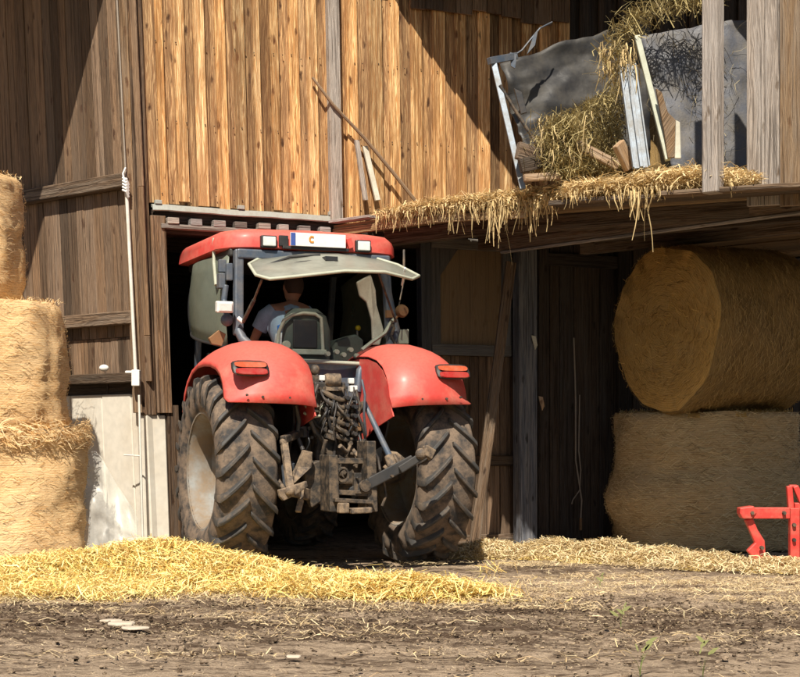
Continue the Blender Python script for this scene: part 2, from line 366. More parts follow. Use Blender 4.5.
def strands(name, cen, dr, nor, ln, wd, colA, parent=None, bend=.25, mat='straw'):
    """many flat bent ribbons as one mesh. cen,dr,nor (n,3); ln,wd (n,)"""
    n = len(cen); dr = dr / np.linalg.norm(dr, axis=1, keepdims=True)
    side = np.cross(dr, nor + 1e-4); side /= np.linalg.norm(side, axis=1, keepdims=True) + 1e-9
    up = np.cross(side, dr)
    b = (rng.random(n) - .35)[:, None] * bend * ln[:, None]
    sb = (rng.random(n) - .5)[:, None] * bend * ln[:, None]
    mid = cen + up * b + side * sb
    P0 = cen - dr * ln[:, None] / 2; P1 = cen + dr * ln[:, None] / 2
    w = side * wd[:, None] / 2
    verts = np.stack([P0 - w, P0 + w, mid - w, mid + w, P1 - w * .6, P1 + w * .6], 1).reshape(-1, 3)
    base = (np.arange(n) * 6)[:, None]
    q = np.concatenate([base + np.array([0, 1, 3, 2]), base + np.array([2, 3, 5, 4])], 1).reshape(-1)
    me = bpy.data.meshes.new(name)
    me.vertices.add(n * 6); me.vertices.foreach_set('co', verts.astype(np.float32).ravel())
    me.loops.add(n * 8); me.loops.foreach_set('vertex_index', q.astype(np.int32))
    me.polygons.add(n * 2); me.polygons.foreach_set('loop_start', (np.arange(n * 2) * 4).astype(np.int32))
    me.polygons.foreach_set('loop_total', np.full(n * 2, 4, np.int32))
    me.update(calc_edges=True)
    ca = me.color_attributes.new('rnd', 'FLOAT_COLOR', 'POINT')
    cc = np.ones((n, 6, 4), np.float32); cc[:, :, :3] = colA[:, None, :]; ca.data.foreach_set('color', cc.ravel())
    me.materials.append(M[mat])
    o = bpy.data.objects.new(name, me); C.objects.link(o)
    if parent: o.parent = parent
    return o
def straw_cols(n, a=(.80, .60, .24), b=(.42, .27, .10), c=(.86, .74, .45), bright=1.0):
    a, b, c = map(np.array, (a, b, c)); t = rng.random(n)[:, None]; u = rng.random(n)[:, None]
    col = a * t + c * (1 - t); col = np.where(u < .22, b * (.6 + .8 * t), col)
    return np.clip(col * (.75 + .4 * rng.random(n)[:, None]) * bright, 0, 1)

# ------------------------------------------------------------------ placing by the photograph
def at(px, py, Y): return V(((px - 400) / F_ * Y, Y, CH + (HZ - py) / F_ * Y))
TH = rad(22); RV = V((cos(TH), sin(TH), 0)); HV = V((-sin(TH), cos(TH), 0)); TO = V((-.71, 14.65, 0))
def tl(px, py, ly):
    a = (px - 400) / F_
    d = (ly + TO.dot(HV)) / (a * HV.x + HV.y)
    P = at(px, py, d) - TO
    return V((P.dot(RV), ly, P.z))

# front wall line and its slight lean; left return wall; loft edge
FP = V((-2.56, 15.8, 0)); FD = V((.906, .423, 0)).normalized(); FN = V((.423, -.906, 0)).normalized()
LP = V((-2.62, 15.80, 0)); LD = V((-.75, .66, 0)).normalized(); LN = V((-.66, -.75, 0)).normalized()
EP = V((-.69, 16.6, 0)); ED = V((.725, -.69, 0)).normalized(); EN = V((-.69, -.725, 0)).normalized()   # EN points to the yard
def ft(px):                      # distance along the front wall seen at column px
    a = (px - 400) / F_; return (a * FP.y - FP.x) / (FD.x - a * FD.y)
def fz(py, t): return CH + (HZ - py) / F_ * (FP.y + FD.y * t)
def lean(t): return -.038 * max(0, 1 - t / 4.5)
def FW(t, z, off=0.0): return FP + FD * (t + lean(t) * (z - 3)) + FN * off + V((0, 0, z))
def lt(px):
    a = (px - 400) / F_; return (a * LP.y - LP.x) / (LD.x - a * LD.y)
def LW(t, z, off=0.0): return LP + LD * t + FD * (-.045 * (z - 2.5)) + LN * off + V((0, 0, z))
def sag(t, off): return -.055 * max(0, t - 1.5) * max(0, min(1, 1 + off / 2.2))
def EW(t, z, off=0.0): return EP + ED * t + EN * off + V((0, 0, z + sag(t, off)))
def et(px):
    a = (px - 400) / F_; return (a * EP.y - EP.x) / (ED.x - a * ED.y)

def board(mb, W, t0, t1, z0, z1, o0, o1, c=None, j=.0):
    """a board on a wall function W(t,z,off); j: ragged ends"""
    za = z0 + random.uniform(-j, j); zb = z1
    P = [W(t0, za, o1), W(t1, za + random.uniform(-j, j) * .3, o1), W(t1, za, o0), W(t0, za, o0), W(t0, zb, o1), W(t1, zb, o1), W(t1, zb, o0), W(t0, zb, o0)]
    mb.hexa(P, c)
def boards(mb, W, t0, t1, z0, z1, w=.17, off=0, th=.025, gap=.004, jit=.006, j=0, dark=None):
    t = t0
    while t < t1 - .02:
        ww = w * random.uniform(.8, 1.2); e = min(t + ww, t1)
        o = off + random.uniform(-jit, jit)
        board(mb, W, t, e - gap, z0, z1, o, o + th, j=j); t = e

# ================================================================== GROUND
def axis(lo, hi, a, b, step, far):
    xs = list(np.arange(a, b, step)); g = step; x = a
    left = []
    while x > lo: g *= 1.35; x -= g; left.append(x)
    g = step; x = xs[-1]; right = []
    while x < hi: g *= 1.35; x += g; right.append(x)
    return left[::-1] + xs + right
def heap_h(x, y):
    """height of the raked straw heaps above the yard"""
    h = 0
    for cx, cy, sx, sy, hh in HEAPS:
        h += hh * math.exp(-((x - cx) / sx) ** 2 - ((y - cy) / sy) ** 2)
    return h
HEAPS = [(-1.95, 12.95, .7, .42, .27), (-2.8, 12.55, .6, .42, .15), (-3.5, 12.2, .6, .5, .07), (-4.4, 12.0, .8, .5, .06), (-1.25, 12.45, .5, .36, .15), (-.6, 11.95, .45, .30, .10), (-.05, 11.55, .45, .27, .11), (.42, 11.45, .35, .2, .05), (-2.4, 11.7, 1.0, .35, .035)]
xs = axis(-400, 400, -5.0, 5.2, .045, 1.3); ys = axis(-60, 900, 6.8, 19.5, .05, 1.3)
gm = MB(); vs = []
for y in ys:
    for x in xs:
        z = 0
        if -8 < x < 8 and 5 < y < 22:
            q = V((x * .9, y * 2.0, 0)); tr = 1 if 8.5 < y < 11.6 else .45
            z = noise.fractal(q * 1.3, 1.0, 2.0, 5) * .016 * (.6 + tr) + noise.noise(q * 7) * .02 * tr + abs(noise.noise(V((x * 9, y * 16, 3)))) * .03 * tr + noise.noise(V((x * 22, y * 30, 8))) * .010 - .02
        vs.append((x, y, z))
me = bpy.data.meshes.new('ground'); nx = len(xs)
fs = [(j * nx + i, j * nx + i + 1, (j + 1) * nx + i + 1, (j + 1) * nx + i) for j in range(len(ys) - 1) for i in range(nx - 1)]
me.from_pydata(vs, [], fs); me.materials.append(M['dirt']); me.polygons.foreach_set('use_smooth', [True] * len(fs))
g = bpy.data.objects.new('ground', me); C.objects.link(g); tag(g, kind='structure', label='bare trampled farmyard dirt littered with straw')

# clods of earth in the muddy track
n = 2800
mb = MB()
for k in range(n):
    y = random.triangular(7.4, 12.6, 10.2) if random.random() < .8 else random.uniform(7.2, 15); x = random.uniform(-.3 * y, .3 * y)
    if heap_h(x, y) > .05: continue
    r = random.uniform(.004, .013) * (1.6 if random.random() < .1 else 1)
    c = V((x, y, r * .3)); q = []
    for dz, rr in ((-.6, .8), (.1, 1), (.7, .5)):
        a0 = random.random() * 6
        q.append([c + V((cos(a0 + t * PI / 2.5) * r * rr * random.uniform(.7, 1.5), sin(a0 + t * PI / 2.5) * r * rr * random.uniform(.7, 1.2), dz * r)) for t in range(5)])
    mb.rings(q)
o = mb.build('earth_clods', M['dirt'], smooth=60); tag(o, 'small clods of earth lying on the trampled yard', 'earth clods', kind='stuff')

SH = V((-.15, -.989, 0)).normalized(); EL = rad(50)
def caster(P, z): k = (z - P[2]) / math.tan(EL); return V((P[0], P[1], 0)) + SH * k + V((0, 0, z))
# ================================================================== BARN
barn = empty('barn', FP); tag(barn, 'old timber barn with golden vertical boards over a wide doorway', 'barn')
def bp(mb, name, mat, bevel=.004, **k):
    return mb.build(name, mat, barn, bevel=bevel, seg=1, inv=FP, **k)
tA = ft(150); tPost = ft(331); zL = 3.50
# sunlit boards above the doorway, with cover strips
mb = MB(); mt = MB(); md = MB(); t = ft(150); tend = 8.8
while t < tend:
    w = random.uniform(.18, .23) * (.95 if t < tPost else 1.25)
    e = t + w; z0 = zL + .02 if t < tPost else 3.44
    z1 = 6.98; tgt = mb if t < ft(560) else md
    board(tgt, FW, t - .02, e - .02, z0, z1, random.uniform(-.006, 0), .022, j=.015, c=(random.random(), random.uniform(0, .8), random.random(), 1))
    bw = w * random.uniform(.38, .56); b0 = e - .02 - bw / 2 + random.uniform(-.012, .012)
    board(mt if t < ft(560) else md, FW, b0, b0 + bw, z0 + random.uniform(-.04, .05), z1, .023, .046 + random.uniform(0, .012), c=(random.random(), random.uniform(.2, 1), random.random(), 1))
    t = e
nh = MB()
for zr in (3.62, 4.35, 5.15, 5.85):
    tt_ = ft(152)
    while tt_ < ft(520):
        tt_ += random.uniform(.085, .115)
        if random.random() < .75: nh.box(FW(tt_, zr + random.gauss(0, .012), .062), (.010, .008, .010))
bp(nh, 'nail_heads', M['darkwood'], bevel=0)['kind'] = 'stuff'
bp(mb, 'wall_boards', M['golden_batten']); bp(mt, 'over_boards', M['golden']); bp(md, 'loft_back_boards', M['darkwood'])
# upper overlapping tier of siding
mb = MB(); zt = fz(12, ft(440))
t = ft(338)
while t < ft(560):
    e = t + random.uniform(.14, .24); board(mb, FW, t, e - .006, zt + random.uniform(-.03, .05) + (.12 if t < ft(395) else 0), 6.98, .062, .085 + random.uniform(0, .012)); t = e
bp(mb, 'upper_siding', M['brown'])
# batten post in the middle of the wall
mb = MB(); c0 = ft(328); board(mb, FW, c0, c0 + .125, 3.45, 6.9, .055, .14, c=(.2, .95, .2, 1)); bp(mb, 'middle_post', M['greywood'])
# corner planks
mb = MB()
board(mb, FW, ft(135), ft(150) - .01, 1.4, 6.95, -.02, .06)
bp(mb, 'corner_plank', M['corner'])
mb = MB(); board(mb, FW, ft(150), ft(162) + .03, 1.42, zL - .1, .005, .075); bp(mb, 'door_jamb', M['corner'])
mb = MB(); board(mb, FW, ft(163) - .03, ft(172) - .0, 0, 1.5, -.06, .05); bp(mb, 'jamb_foot', M['corner'])
mb = MB(); board(mb, FW, ft(127), ft(135) - .004, 1.42, 6.95, -.01, .07); bp(mb, 'corner_strip', M['tan'])
# doorway head: beam, toothed board, zinc flashing
mb = MB(); board(mb, FW, ft(152), ft(430), 3.24, 3.47, -.16, -.02); bp(mb, 'lintel', M['darkwood'])
mb = MB(); board(mb, FW, ft(160), ft(337), 3.275, 3.32, 0, .10)
t = ft(166)
while t < ft(335):
    board(mb, FW, t, t + random.uniform(.1, .13), 3.322, 3.385, .0, .10 + random.uniform(0, .02)); t += random.uniform(.21, .26)
bp(mb, 'track_board', M['greywood'])
mb = MB(); board(mb, FW, ft(156), ft(338), 3.36, 3.46, -.02, -.001); bp(mb, 'head_board', M['darkwood'])
mb = MB(); rs = []
for t in np.linspace(ft(152), ft(339), 14):
    w = random.uniform(-.006, .006)
    rs.append([FW(t, zL + .02 + w, .03), FW(t, zL + .01 + w, .08), FW(t, zL - .045 + w, .095), FW(t, zL - .055 + w, .085), FW(t, zL - .02 + w, .07), FW(t, zL - .01 + w, .03)])
mb.rings(rs); fl = bp(mb, 'flashing', M['flash'], bevel=0)
mb = MB()
for p in (158, 240, 330): mb.box(FW(ft(p), zL + .035, .07), (.07, .05, .04), Matrix.Rotation(rad(25), 3, 'Z'))
bp(mb, 'flashing_bracket', M['flash'], split=True)
# lower infill right of the doorway: grey framed plywood door over planks
z0p, z1p = 2.15, 3.28
a, b = ft(432), ft(510)
mb = MB(); board(mb, FW, a, b, 2.1, 3.34, -.10, -.07); bp(mb, 'door_panel', M['panel'])
mb = MB()
board(mb, FW, ft(421), ft(431), 0, 3.36, -.12, .0); board(mb, FW, ft(432), ft(512), 2.08, 2.2, -.07, -.01)
board(mb, FW, ft(432), ft(512), 3.25, 3.37, -.07, -.01); board(mb, FW, ft(431) + .004, ft(441), 2.2, 3.25, -.07, -.01)
board(mb, FW, ft(504), ft(512), 2.2, 3.25, -.07, -.01)
P = [FW(ft(441), 3.25, -.012), FW(ft(441) + .22, 3.25, -.012), FW(ft(441), 2.95, -.012)]; mb.prism(P, -FN * .05)
bp(mb, 'door_frame', M['frame_grey'], split=True)
mb = MB(); boards(mb, FW, ft(431), ft(536), 0.02, 2.08, .13, -.1, .025, .006); bp(mb, 'lower_planks', M['brown'])
mb = MB(); board(mb, FW, ft(431), ft(538), .86, .98, -.074, -.03); board(mb, FW, ft(440), ft(545), .0, .1, -.07, .0); bp(mb, 'rail', M['beam'], split=True)
# dark plank wall behind the hay bay
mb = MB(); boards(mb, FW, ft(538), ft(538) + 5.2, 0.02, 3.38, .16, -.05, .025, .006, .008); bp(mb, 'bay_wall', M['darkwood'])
mb = MB(); board(mb, FW, ft(536), ft(546), 0, 3.38, -.02, .06); board(mb, FW, ft(616), ft(626), .0, 3.38, -.02, .05)
board(mb, FW, ft(546), ft(616), 3.12, 3.26, -.02, .04); bp(mb, 'bay_post', M['darkwood'], split=True)
# square blue grey post
mb = MB(); board(mb, FW, ft(511), ft(529) + .0, 0, 3.42, .03, .19); bp(mb, 'blue_grey_post', M['bluepost'], bevel=.01)
# interior shell (dark)
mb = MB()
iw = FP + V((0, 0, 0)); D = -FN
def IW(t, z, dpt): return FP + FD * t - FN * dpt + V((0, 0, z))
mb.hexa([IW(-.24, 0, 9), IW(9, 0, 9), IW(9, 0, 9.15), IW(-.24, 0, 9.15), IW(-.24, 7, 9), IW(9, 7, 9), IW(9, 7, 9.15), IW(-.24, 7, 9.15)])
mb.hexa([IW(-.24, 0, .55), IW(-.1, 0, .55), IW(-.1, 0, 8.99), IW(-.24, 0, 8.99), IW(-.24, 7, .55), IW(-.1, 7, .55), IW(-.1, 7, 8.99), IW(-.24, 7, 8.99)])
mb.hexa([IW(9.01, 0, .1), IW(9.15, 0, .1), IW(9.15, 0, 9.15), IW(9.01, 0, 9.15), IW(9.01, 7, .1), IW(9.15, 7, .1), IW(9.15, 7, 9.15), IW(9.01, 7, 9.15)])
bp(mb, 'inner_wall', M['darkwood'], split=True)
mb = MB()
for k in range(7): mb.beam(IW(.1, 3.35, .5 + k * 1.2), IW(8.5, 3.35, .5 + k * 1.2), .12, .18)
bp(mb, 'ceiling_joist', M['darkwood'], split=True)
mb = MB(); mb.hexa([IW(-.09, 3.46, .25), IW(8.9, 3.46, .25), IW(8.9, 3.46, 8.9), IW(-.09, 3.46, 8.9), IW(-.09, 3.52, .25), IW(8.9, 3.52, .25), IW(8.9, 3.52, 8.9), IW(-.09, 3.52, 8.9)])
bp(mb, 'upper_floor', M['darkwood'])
# main roof, its eave high above the front wall
mb = MB()
P = [IW(-1, 7.0, -.35), IW(9.3, 7.0, -.35), IW(9.3, 10.0, 4.6), IW(-1, 10.0, 4.6)]; mb.prism(P, (0, 0, .14))
P = [IW(-1, 10.0, 4.603), IW(9.3, 10.0, 4.603), IW(9.3, 7.0, 9.6), IW(-1, 7.0, 9.6)]; mb.prism(P, (0, 0, .14))
bp(mb, 'roof', M['roofing'], bevel=0, split=True)

# left return wing
wing = empty('barn_wing', LP); tag(wing, 'shaded brown board side wall with rails above a pale concrete base', 'barn wing')
def wp(mb, name, mat, bevel=.004, **k):
    return mb.build(name, mat, wing, bevel=bevel, seg=1, inv=LP, **k)
def lz(py, t): return CH + (HZ - py) / F_ * (LP.y + LD.y * t)
tr = lt(128)
z1 = lz(176, tr); z1b = lz(190, tr); z2 = lz(312, tr); z2b = lz(325, tr); z3 = lz(373, tr); z3b = lz(383, tr); zc = lz(394, tr)
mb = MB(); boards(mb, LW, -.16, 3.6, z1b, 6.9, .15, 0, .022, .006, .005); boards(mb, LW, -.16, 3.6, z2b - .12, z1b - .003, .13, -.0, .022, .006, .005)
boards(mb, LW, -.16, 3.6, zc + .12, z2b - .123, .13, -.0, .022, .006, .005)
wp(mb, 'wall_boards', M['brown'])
mb = MB()
for za, zb, o in ((z1b, z1, .13), (z2b, z2, .13), (z3b, z3, .13)): board(mb, LW, -.02, 3.6, za, zb, .024, o)
wp(mb, 'wall_rail', M['beam'], bevel=.008, split=True)
mb = MB(); board(mb, LW, -.1, 3.6, zc, zc + .117, -.05, -.02); wp(mb, 'shadow_gap_board', M['darkwood'])
mb = MB()
t = -.08; k = 0
board(mb, LW, -.08, .15, -.1, zc - .004, -.15, .03); board(mb, LW, .154, .62, -.1, zc, -.15, .035); board(mb, LW, .624, 1.15, -.1, zc, -.15, .03); board(mb, LW, 1.155, 3.6, -.1, zc, -.15, .034)
wp(mb, 'concrete_base', M['concrete'], bevel=.01)
mb = MB(); P = [FW(ft(133) , -.1, .03), FW(ft(162) - .03, -.1, .03), FW(ft(162) - .03, 1.4, .03), FW(ft(133), 1.4, .03)]; mb.prism(P, -FN * .18)
bp(mb, 'concrete_pier', M['concrete'], bevel=.01)
# wing roof: its eave throws the slanting shade on the wall
C1 = caster((-2.92, 16.0, 5.62), 6.3); C2 = caster((-3.93, 16.9, 3.10), 6.3); dd = (C2 - C1).normalized(); back = V((dd.y, -dd.x, 0)) * 1
if back.y < 0: back = -back
A = C1 - dd * .3; B = C1 + dd * 6.5
mb = MB(); mb.prism([A, B, B + back * 3 + V((0, 0, 1.8)), A + back * 3 + V((0, 0, 1.8))], (0, 0, .1)); wp(mb, 'roof', M['roofing'], bevel=0)
mb = MB(); mb.beam(A + V((0, 0, -.01)) + back * .1, B + V((0, 0, -.01)) + back * .1, .05, .12); wp(mb, 'eave_board', M['beam'])

# conduit pipe on the corner
pp = []
for py, off in ((-30, .05), (100, .05), (178, .05), (250, .05), (376, .05)):
    px = 117 + (py) * .05; tt = lt(px); tt = max(tt, -.1); pp.append((px, py))
pts = [at(px, py, 15.62 + .0) for px, py in pp]
pipe = MB(); pipe.tube(pts[2:], .018, 10); po = pipe.build('conduit_pipe', M['pipe'], smooth=50); pc = MB(); pc.tube(pts[:3], .009, 8); pc.build('cable', M['rope'], po, smooth=50); tag(po, 'thin pale pipe running down the barn corner', 'pipe')
mb = MB(); q = at(136, 378, 15.6); mb.box(q, (.08, .08, .16)); mb.box(q + V((-.07, .02, .06)), (.08, .03, .025)); mb.build('pipe_coupling', M['white'], po, bevel=.008)
mb = MB(); q = at(125, 182, 15.6)
for s in range(5): mb.tube([q + V((-.02, -.01, .04 - s * .03)), q + V((.02, -.04, .02 - s * .03)), q + V((.035, -.01, -.03 - s * .03))], .013, 6)
mb.tube([q + V((.01, -.02, .14)), q + V((-.015, -.03, .08)), q + V((-.0, -.03, 0))], .01, 6); mb.build('pipe_clamp', M['white'], po, smooth=50)
mb = MB(); mb.tube([at(139, 395, 15.58), at(141, 470, 15.58), at(143, 548, 15.58)], .012, 8); mb.tube([at(140, 456, 15.58), at(124, 455, 15.66)], .008, 6); lp = mb.build('lower_pipe', M['pipe'], po, smooth=50)
mb = MB(); q = at(104, 368, 16.05); mb.ball(q, (.05, .035, .035)); o = mb.build('wall_lamp', M['white'], smooth=60); tag(o, 'small white fitting fixed to the lowest board rail', 'lamp fitting')

# clear film slumped against the concrete
mb = MB(); rs = []
for i in range(15):
    u = i / 14; row = []
    for j in range(13):
        v = j / 12; px = 80 + 58 * u; top = 450 + 95 * max(0, u - .25) ** 1.1
        py = top + (556 - top) * v
        q = at(px, py, 15.35 + .25 * u * 0 - .25 * v); q += V((0, 1, 0)) * (noise.noise(V((u * 6, v * 5, 1))) * .09) + V((0, 0, noise.noise(V((u * 4, v * 3, 9))) * .03))
        row.append(q)
    rs.append(row)
mb.rings(rs, closed=False); o = mb.build('plastic_film', M['film'], smooth=70); tag(o, 'crumpled clear plastic film slumped against the concrete base', 'plastic sheet')

# ================================================================== HAY LOFT
loft = empty('hay_loft', EP); tag(loft, 'open timber hay loft deck on beams with a tall grey post', 'hay loft')
def lf(mb, name, mat, bevel=.004, **k):
    return mb.build(name, mat, loft, bevel=bevel, seg=1, inv=EP, **k)
ZD = 3.42
mb = MB()                                       # deck planks run parallel to the edge
off = 0; k = 0
while off < 5.5:
    w = random.uniform(.2, .3); tl0 = -.02 + off * .38
    z = ZD + random.uniform(-.006, .006)
    segs = [tl0, 1.5, 7.5]
    for q_ in range(2):
        ta, tb = segs[q_], segs[q_ + 1]; e0 = .1 if q_ == 0 else 0; o2 = -(off + w - .012)
        if tb <= ta: continue
        mb.hexa([EW(ta, z - .045, -off), EW(tb, z - .045, -off), EW(tb, z - .045, o2), EW(ta + e0, z - .045, o2), EW(ta, z, -off), EW(tb, z, -off), EW(tb, z, o2), EW(ta + e0, z, o2)])
    off += w; k += 1
lf(mb, 'deck', M['deck'])
mb = MB()
for o_, t0 in ((.55, .25), (1.5, .75), (2.6, 1.3)): mb.beam(EW(t0, ZD - .125, -o_), EW(1.5, ZD - .125, -o_), .12, .15); mb.beam(EW(1.502, ZD - .125, -o_), EW(7.4, ZD - .125, -o_), .12, .15)
lf(mb, 'joist', M['beam'], split=True)
mb = MB(); mb.beam(V((1.05, 16.35, 3.19)), V((4.6, 11.9, 3.17)), .16, .17); lf(mb, 'main_beam', M['beam'], bevel=.01)
mb = MB(); mb.beam(V((1.05, 16.25, 3.085)), V((4.6, 11.8, 3.065)), .05, .025); lf(mb, 'beam_strip', M['greywood'])
mb = MB(); mb.beam(EW(.0, ZD - .085, .01), EW(1.49, ZD - .085, .01), .045, .075); mb.beam(EW(1.5, ZD - .085, .01), EW(2.6, ZD - .085, .01), .045, .075); lf(mb, 'edge_board', M['deck'], split=True)
mb = MB(); mb.beam(EW(.02, ZD + .02, .04), EW(.62, ZD + .02, .04), .14, .03); lf(mb, 'loose_deck_board', M['greywood'])
# posts above and the boarded panel to the right
def eto(px, off):
    a = (px - 400) / F_; b = EP + EN * off; return (a * b.y - b.x) / (ED.x - a * ED.y)
mb = MB(); tt = eto(713, .42); mb.beam(EW(tt, 3.36, .42), EW(tt, 6.5, .42), .145, .12, up=EN, c=(.3, .95, .4, 1)); lf(mb, 'roof_post', M['greywood'], bevel=.01)
def EWW(t, z, off=0): return EW(t, z, off)
mb = MB(); t = et(749)
for w in (.17, .14): board(mb, EWW, t, t + w - .004, 3.29, 6.5, .0, .04, c=(random.random(), .9, .3, 1)); t += w
tb = t
while t < 7.4: board(mb, EWW, t, t + .18, 3.29, 6.5, .02, .05); t += .184
lf(mb, 'upper_boarding', M['greywood'])
mb = MB(); board(mb, EWW, tb + .02, tb + .2, 3.27, 6.5, .052, .075); lf(mb, 'cover_plank', M['tan'])
mb = MB(); mb.beam(V((4.1, 13.4, 0)), V((4.1, 13.4, 3.2)), .2, .2, up=EN); mb.beam(EW(7.3, .25, -.3), EW(7.3, 3.35, -.3), .2, .2, up=EN); lf(mb, 'deck_post', M['beam'], bevel=.01, split=True)
# roof of the loft
R1 = caster((-.105, 16.95, 5.89), 6.3); rd = (caster((1.25, 17.58, 4.0), 6.3) - R1).normalized(); rb = V((.74, .68, 0))
mb = MB(); A = R1 - rd * .25; B = R1 + rd * 8; mb.prism([A, B, B + rb * 3.4 + V((0, 0, 1.9)), A + rb * 3.4 + V((0, 0, 1.9))], (0, 0, .1)); lf(mb, 'roof', M['roofing'], bevel=0)
mb = MB(); mb.beam(A + rb * .1, B + rb * .1, .05, .12); lf(mb, 'eave_board', M['beam'])
# planks along the front of the deck's right part
mb = MB(); mb.beam(EW(3.05, ZD - .03, .13), EW(7.5, ZD - .03, .13), .24, .045); mb.beam(EW(3.45, ZD - .035, .33), EW(4.3, ZD - .045, .31), .13, .035); mb.beam(EW(4.36, ZD - .035, .36), EW(7.5, ZD - .03, .36), .16, .04); lf(mb, 'front_plank', M['beam'], split=True)
for px in (541, 548):
    pass

def sheet_pt():
    px = random.gauss(690, 35); py = random.gauss(90, 45); q = at(px, py, 14.72 + random.random() * .06)
    return tuple(q) if 648 < px < 750 and 20 < py < 170 else None
# ---- things kept on the loft
def thing_prism(name, pts, off, mat, label, cat, bevel=.005, group=None):
    mb = MB(); mb.prism(pts, off); o = mb.build(name, mat, bevel=bevel, seg=1); tag(o, label, cat, group); return o
YB = 14.75
rack = empty('steel_rack', at(522, 186, 14.6)); tag(rack, 'leaning galvanised frame with a slim diagonal brace at the loft edge', 'metal frame')
def rk(mb, name, mat, **k):
    return mb.build(name, mat, rack, inv=rack.location, **k)
mb = MB(); mb.beam(at(523, 189, 14.5), at(494, 64, 14.75), .055, .04, up=(0, 1, 0)); rk(mb, 'upright', M['galv'], bevel=.004)
mb = MB(); mb.beam(at(489, 61, 14.72), at(516, 56, 14.9), .06, .065); rk(mb, 'head_bar', M['bluegrey'], bevel=.004)
mb = MB(); mb.tube([at(500, 85, 14.68), at(520, 118, 14.68), at(541, 150, 14.68)], .016, 8); rk(mb, 'brace', M['greaseiron'], smooth=50)
mb = MB(); mb.prism([at(510, 52, 14.85), at(517, 54, 14.85), at(515, 68, 14.85), at(511, 66, 14.85)], (0, .03, 0)); mb.prism([at(534, 34, 15), at(538, 30, 15), at(535, 45, 15), at(527, 54, 15)], (0, .03, 0)); mb.tube([at(513, 56, 14.9), at(522, 50, 14.95), at(530, 40, 15), at(540, 28, 15.05), at(552, 22, 15.2)], .009, 6); rk(mb, 'blue_strap', M['bluegrey'], split=True)
def sheet(name, corners, mat, label, n=16, amp=.08, seed=0, thick=.012):
    """crumpled sheet between four corners (tl,tr,br,bl)"""
    a, b, c, d = corners; mb = MB(); rs = []
    nn = (b - a).cross(d - a).normalized()
    for i in range(n + 1):
        u = i / n; row = []
        for j in range(n + 1):
            v = j / n; q = a.lerp(b, u).lerp(d.lerp(c, u), v)
            q = q + nn * (noise.fractal(V((u * 3, v * 3, seed)), 1, 2, 4) * amp + abs(noise.noise(V((u * 9 + v * 4, v * 7, seed + 3)))) * amp * .5) + V((0, 0, noise.noise(V((u * 4, seed, v * 2))) * amp * .6)); row.append(q)
        rs.append(row)
    mb.rings(rs, closed=False); o = mb.build(name, mat, smooth=80)
    s = o.modifiers.new('solid', 'SOLIDIFY'); s.thickness = thick; tag(o, label, 'plastic sheet'); return o
sheet('black_sheeting', (at(500, 64, 15.3), at(650, 14, 15.9), at(650, 150, 15.7), at(524, 150, 15.2)), M['tarp'], 'black plastic sheet wrapped over stored straw left of the galvanised beam', amp=.09, seed=2, n=26)
sheet('grey_sheeting', (at(640, 36, 14.8), at(775, 14, 15.0), at(775, 175, 15.0), at(672, 168, 14.6)), M['tarpgrey'], 'dark grey creased sheet hanging behind the tall post', amp=.07, seed=8, n=30)
# bale-like stack under the black sheet gives it depth
mb = MB(); mb.prism([at(535, 165, 15.85), at(525, 80, 16.0), at(620, 40, 16.4), at(650, 50, 16.4), at(660, 170, 16.2)], (.3, .9, 0))
o = mb.build('stored_straw', M['bale_hay'], bevel=.05, seg=2); tag(o, 'old straw stack under the black sheet', 'straw stack')
gb = MB()
a, b = at(641, 168, 14.1), at(627, 66, 14.35)
gb.beam(a, b, .155, .012, up=(0, 1, 0)); sv = (b - a).cross(V((0, 1, 0))).normalized()
for s in (-1, 0, 1): gb.beam(a + sv * .07 * s - V((0, .03, 0)), b + sv * .07 * s - V((0, .03, 0)), .014 if s else .03, .05, up=(0, 1, 0))
o = gb.build('steel_beam', M['galv'], bevel=.003); tag(o, 'bright galvanised channel beam leaning upright between the sheets', 'metal beam')
fr = empty('sheet_frame', at(668, 160, 14.0)); tag(fr, 'pale metal frame edge with a torn timber piece right of the channel beam', 'metal frame')
mb = MB(); mb.beam(at(668, 160, 14.0), at(637, 36, 14.25), .05, .05, up=(0, 1, 0)); o = mb.build('upright', M['greengrey'], None, bevel=.004); o.parent = fr; o.matrix_parent_inverse = Matrix.Translation(-fr.location)
mb = MB(); mb.prism([at(656, 88, 13.95), at(662, 92, 13.95), at(668, 112, 13.95), at(678, 122, 13.95), at(680, 156, 13.95), at(668, 158, 13.95), at(664, 130, 13.95)], (0, .05, 0)); o = mb.build('torn_plank', M['tan'], None, bevel=.006); o.parent = fr; o.matrix_parent_inverse = Matrix.Translation(-fr.location)
mb = MB(); mb.prism([at(676, 120, 13.9), at(680, 122, 13.9), at(681, 158, 13.9), at(675, 158, 13.9)], (0, .03, 0)); o = mb.build('white_strip', M['cream'], None, bevel=.003); o.parent = fr; o.matrix_parent_inverse = Matrix.Translation(-fr.location)
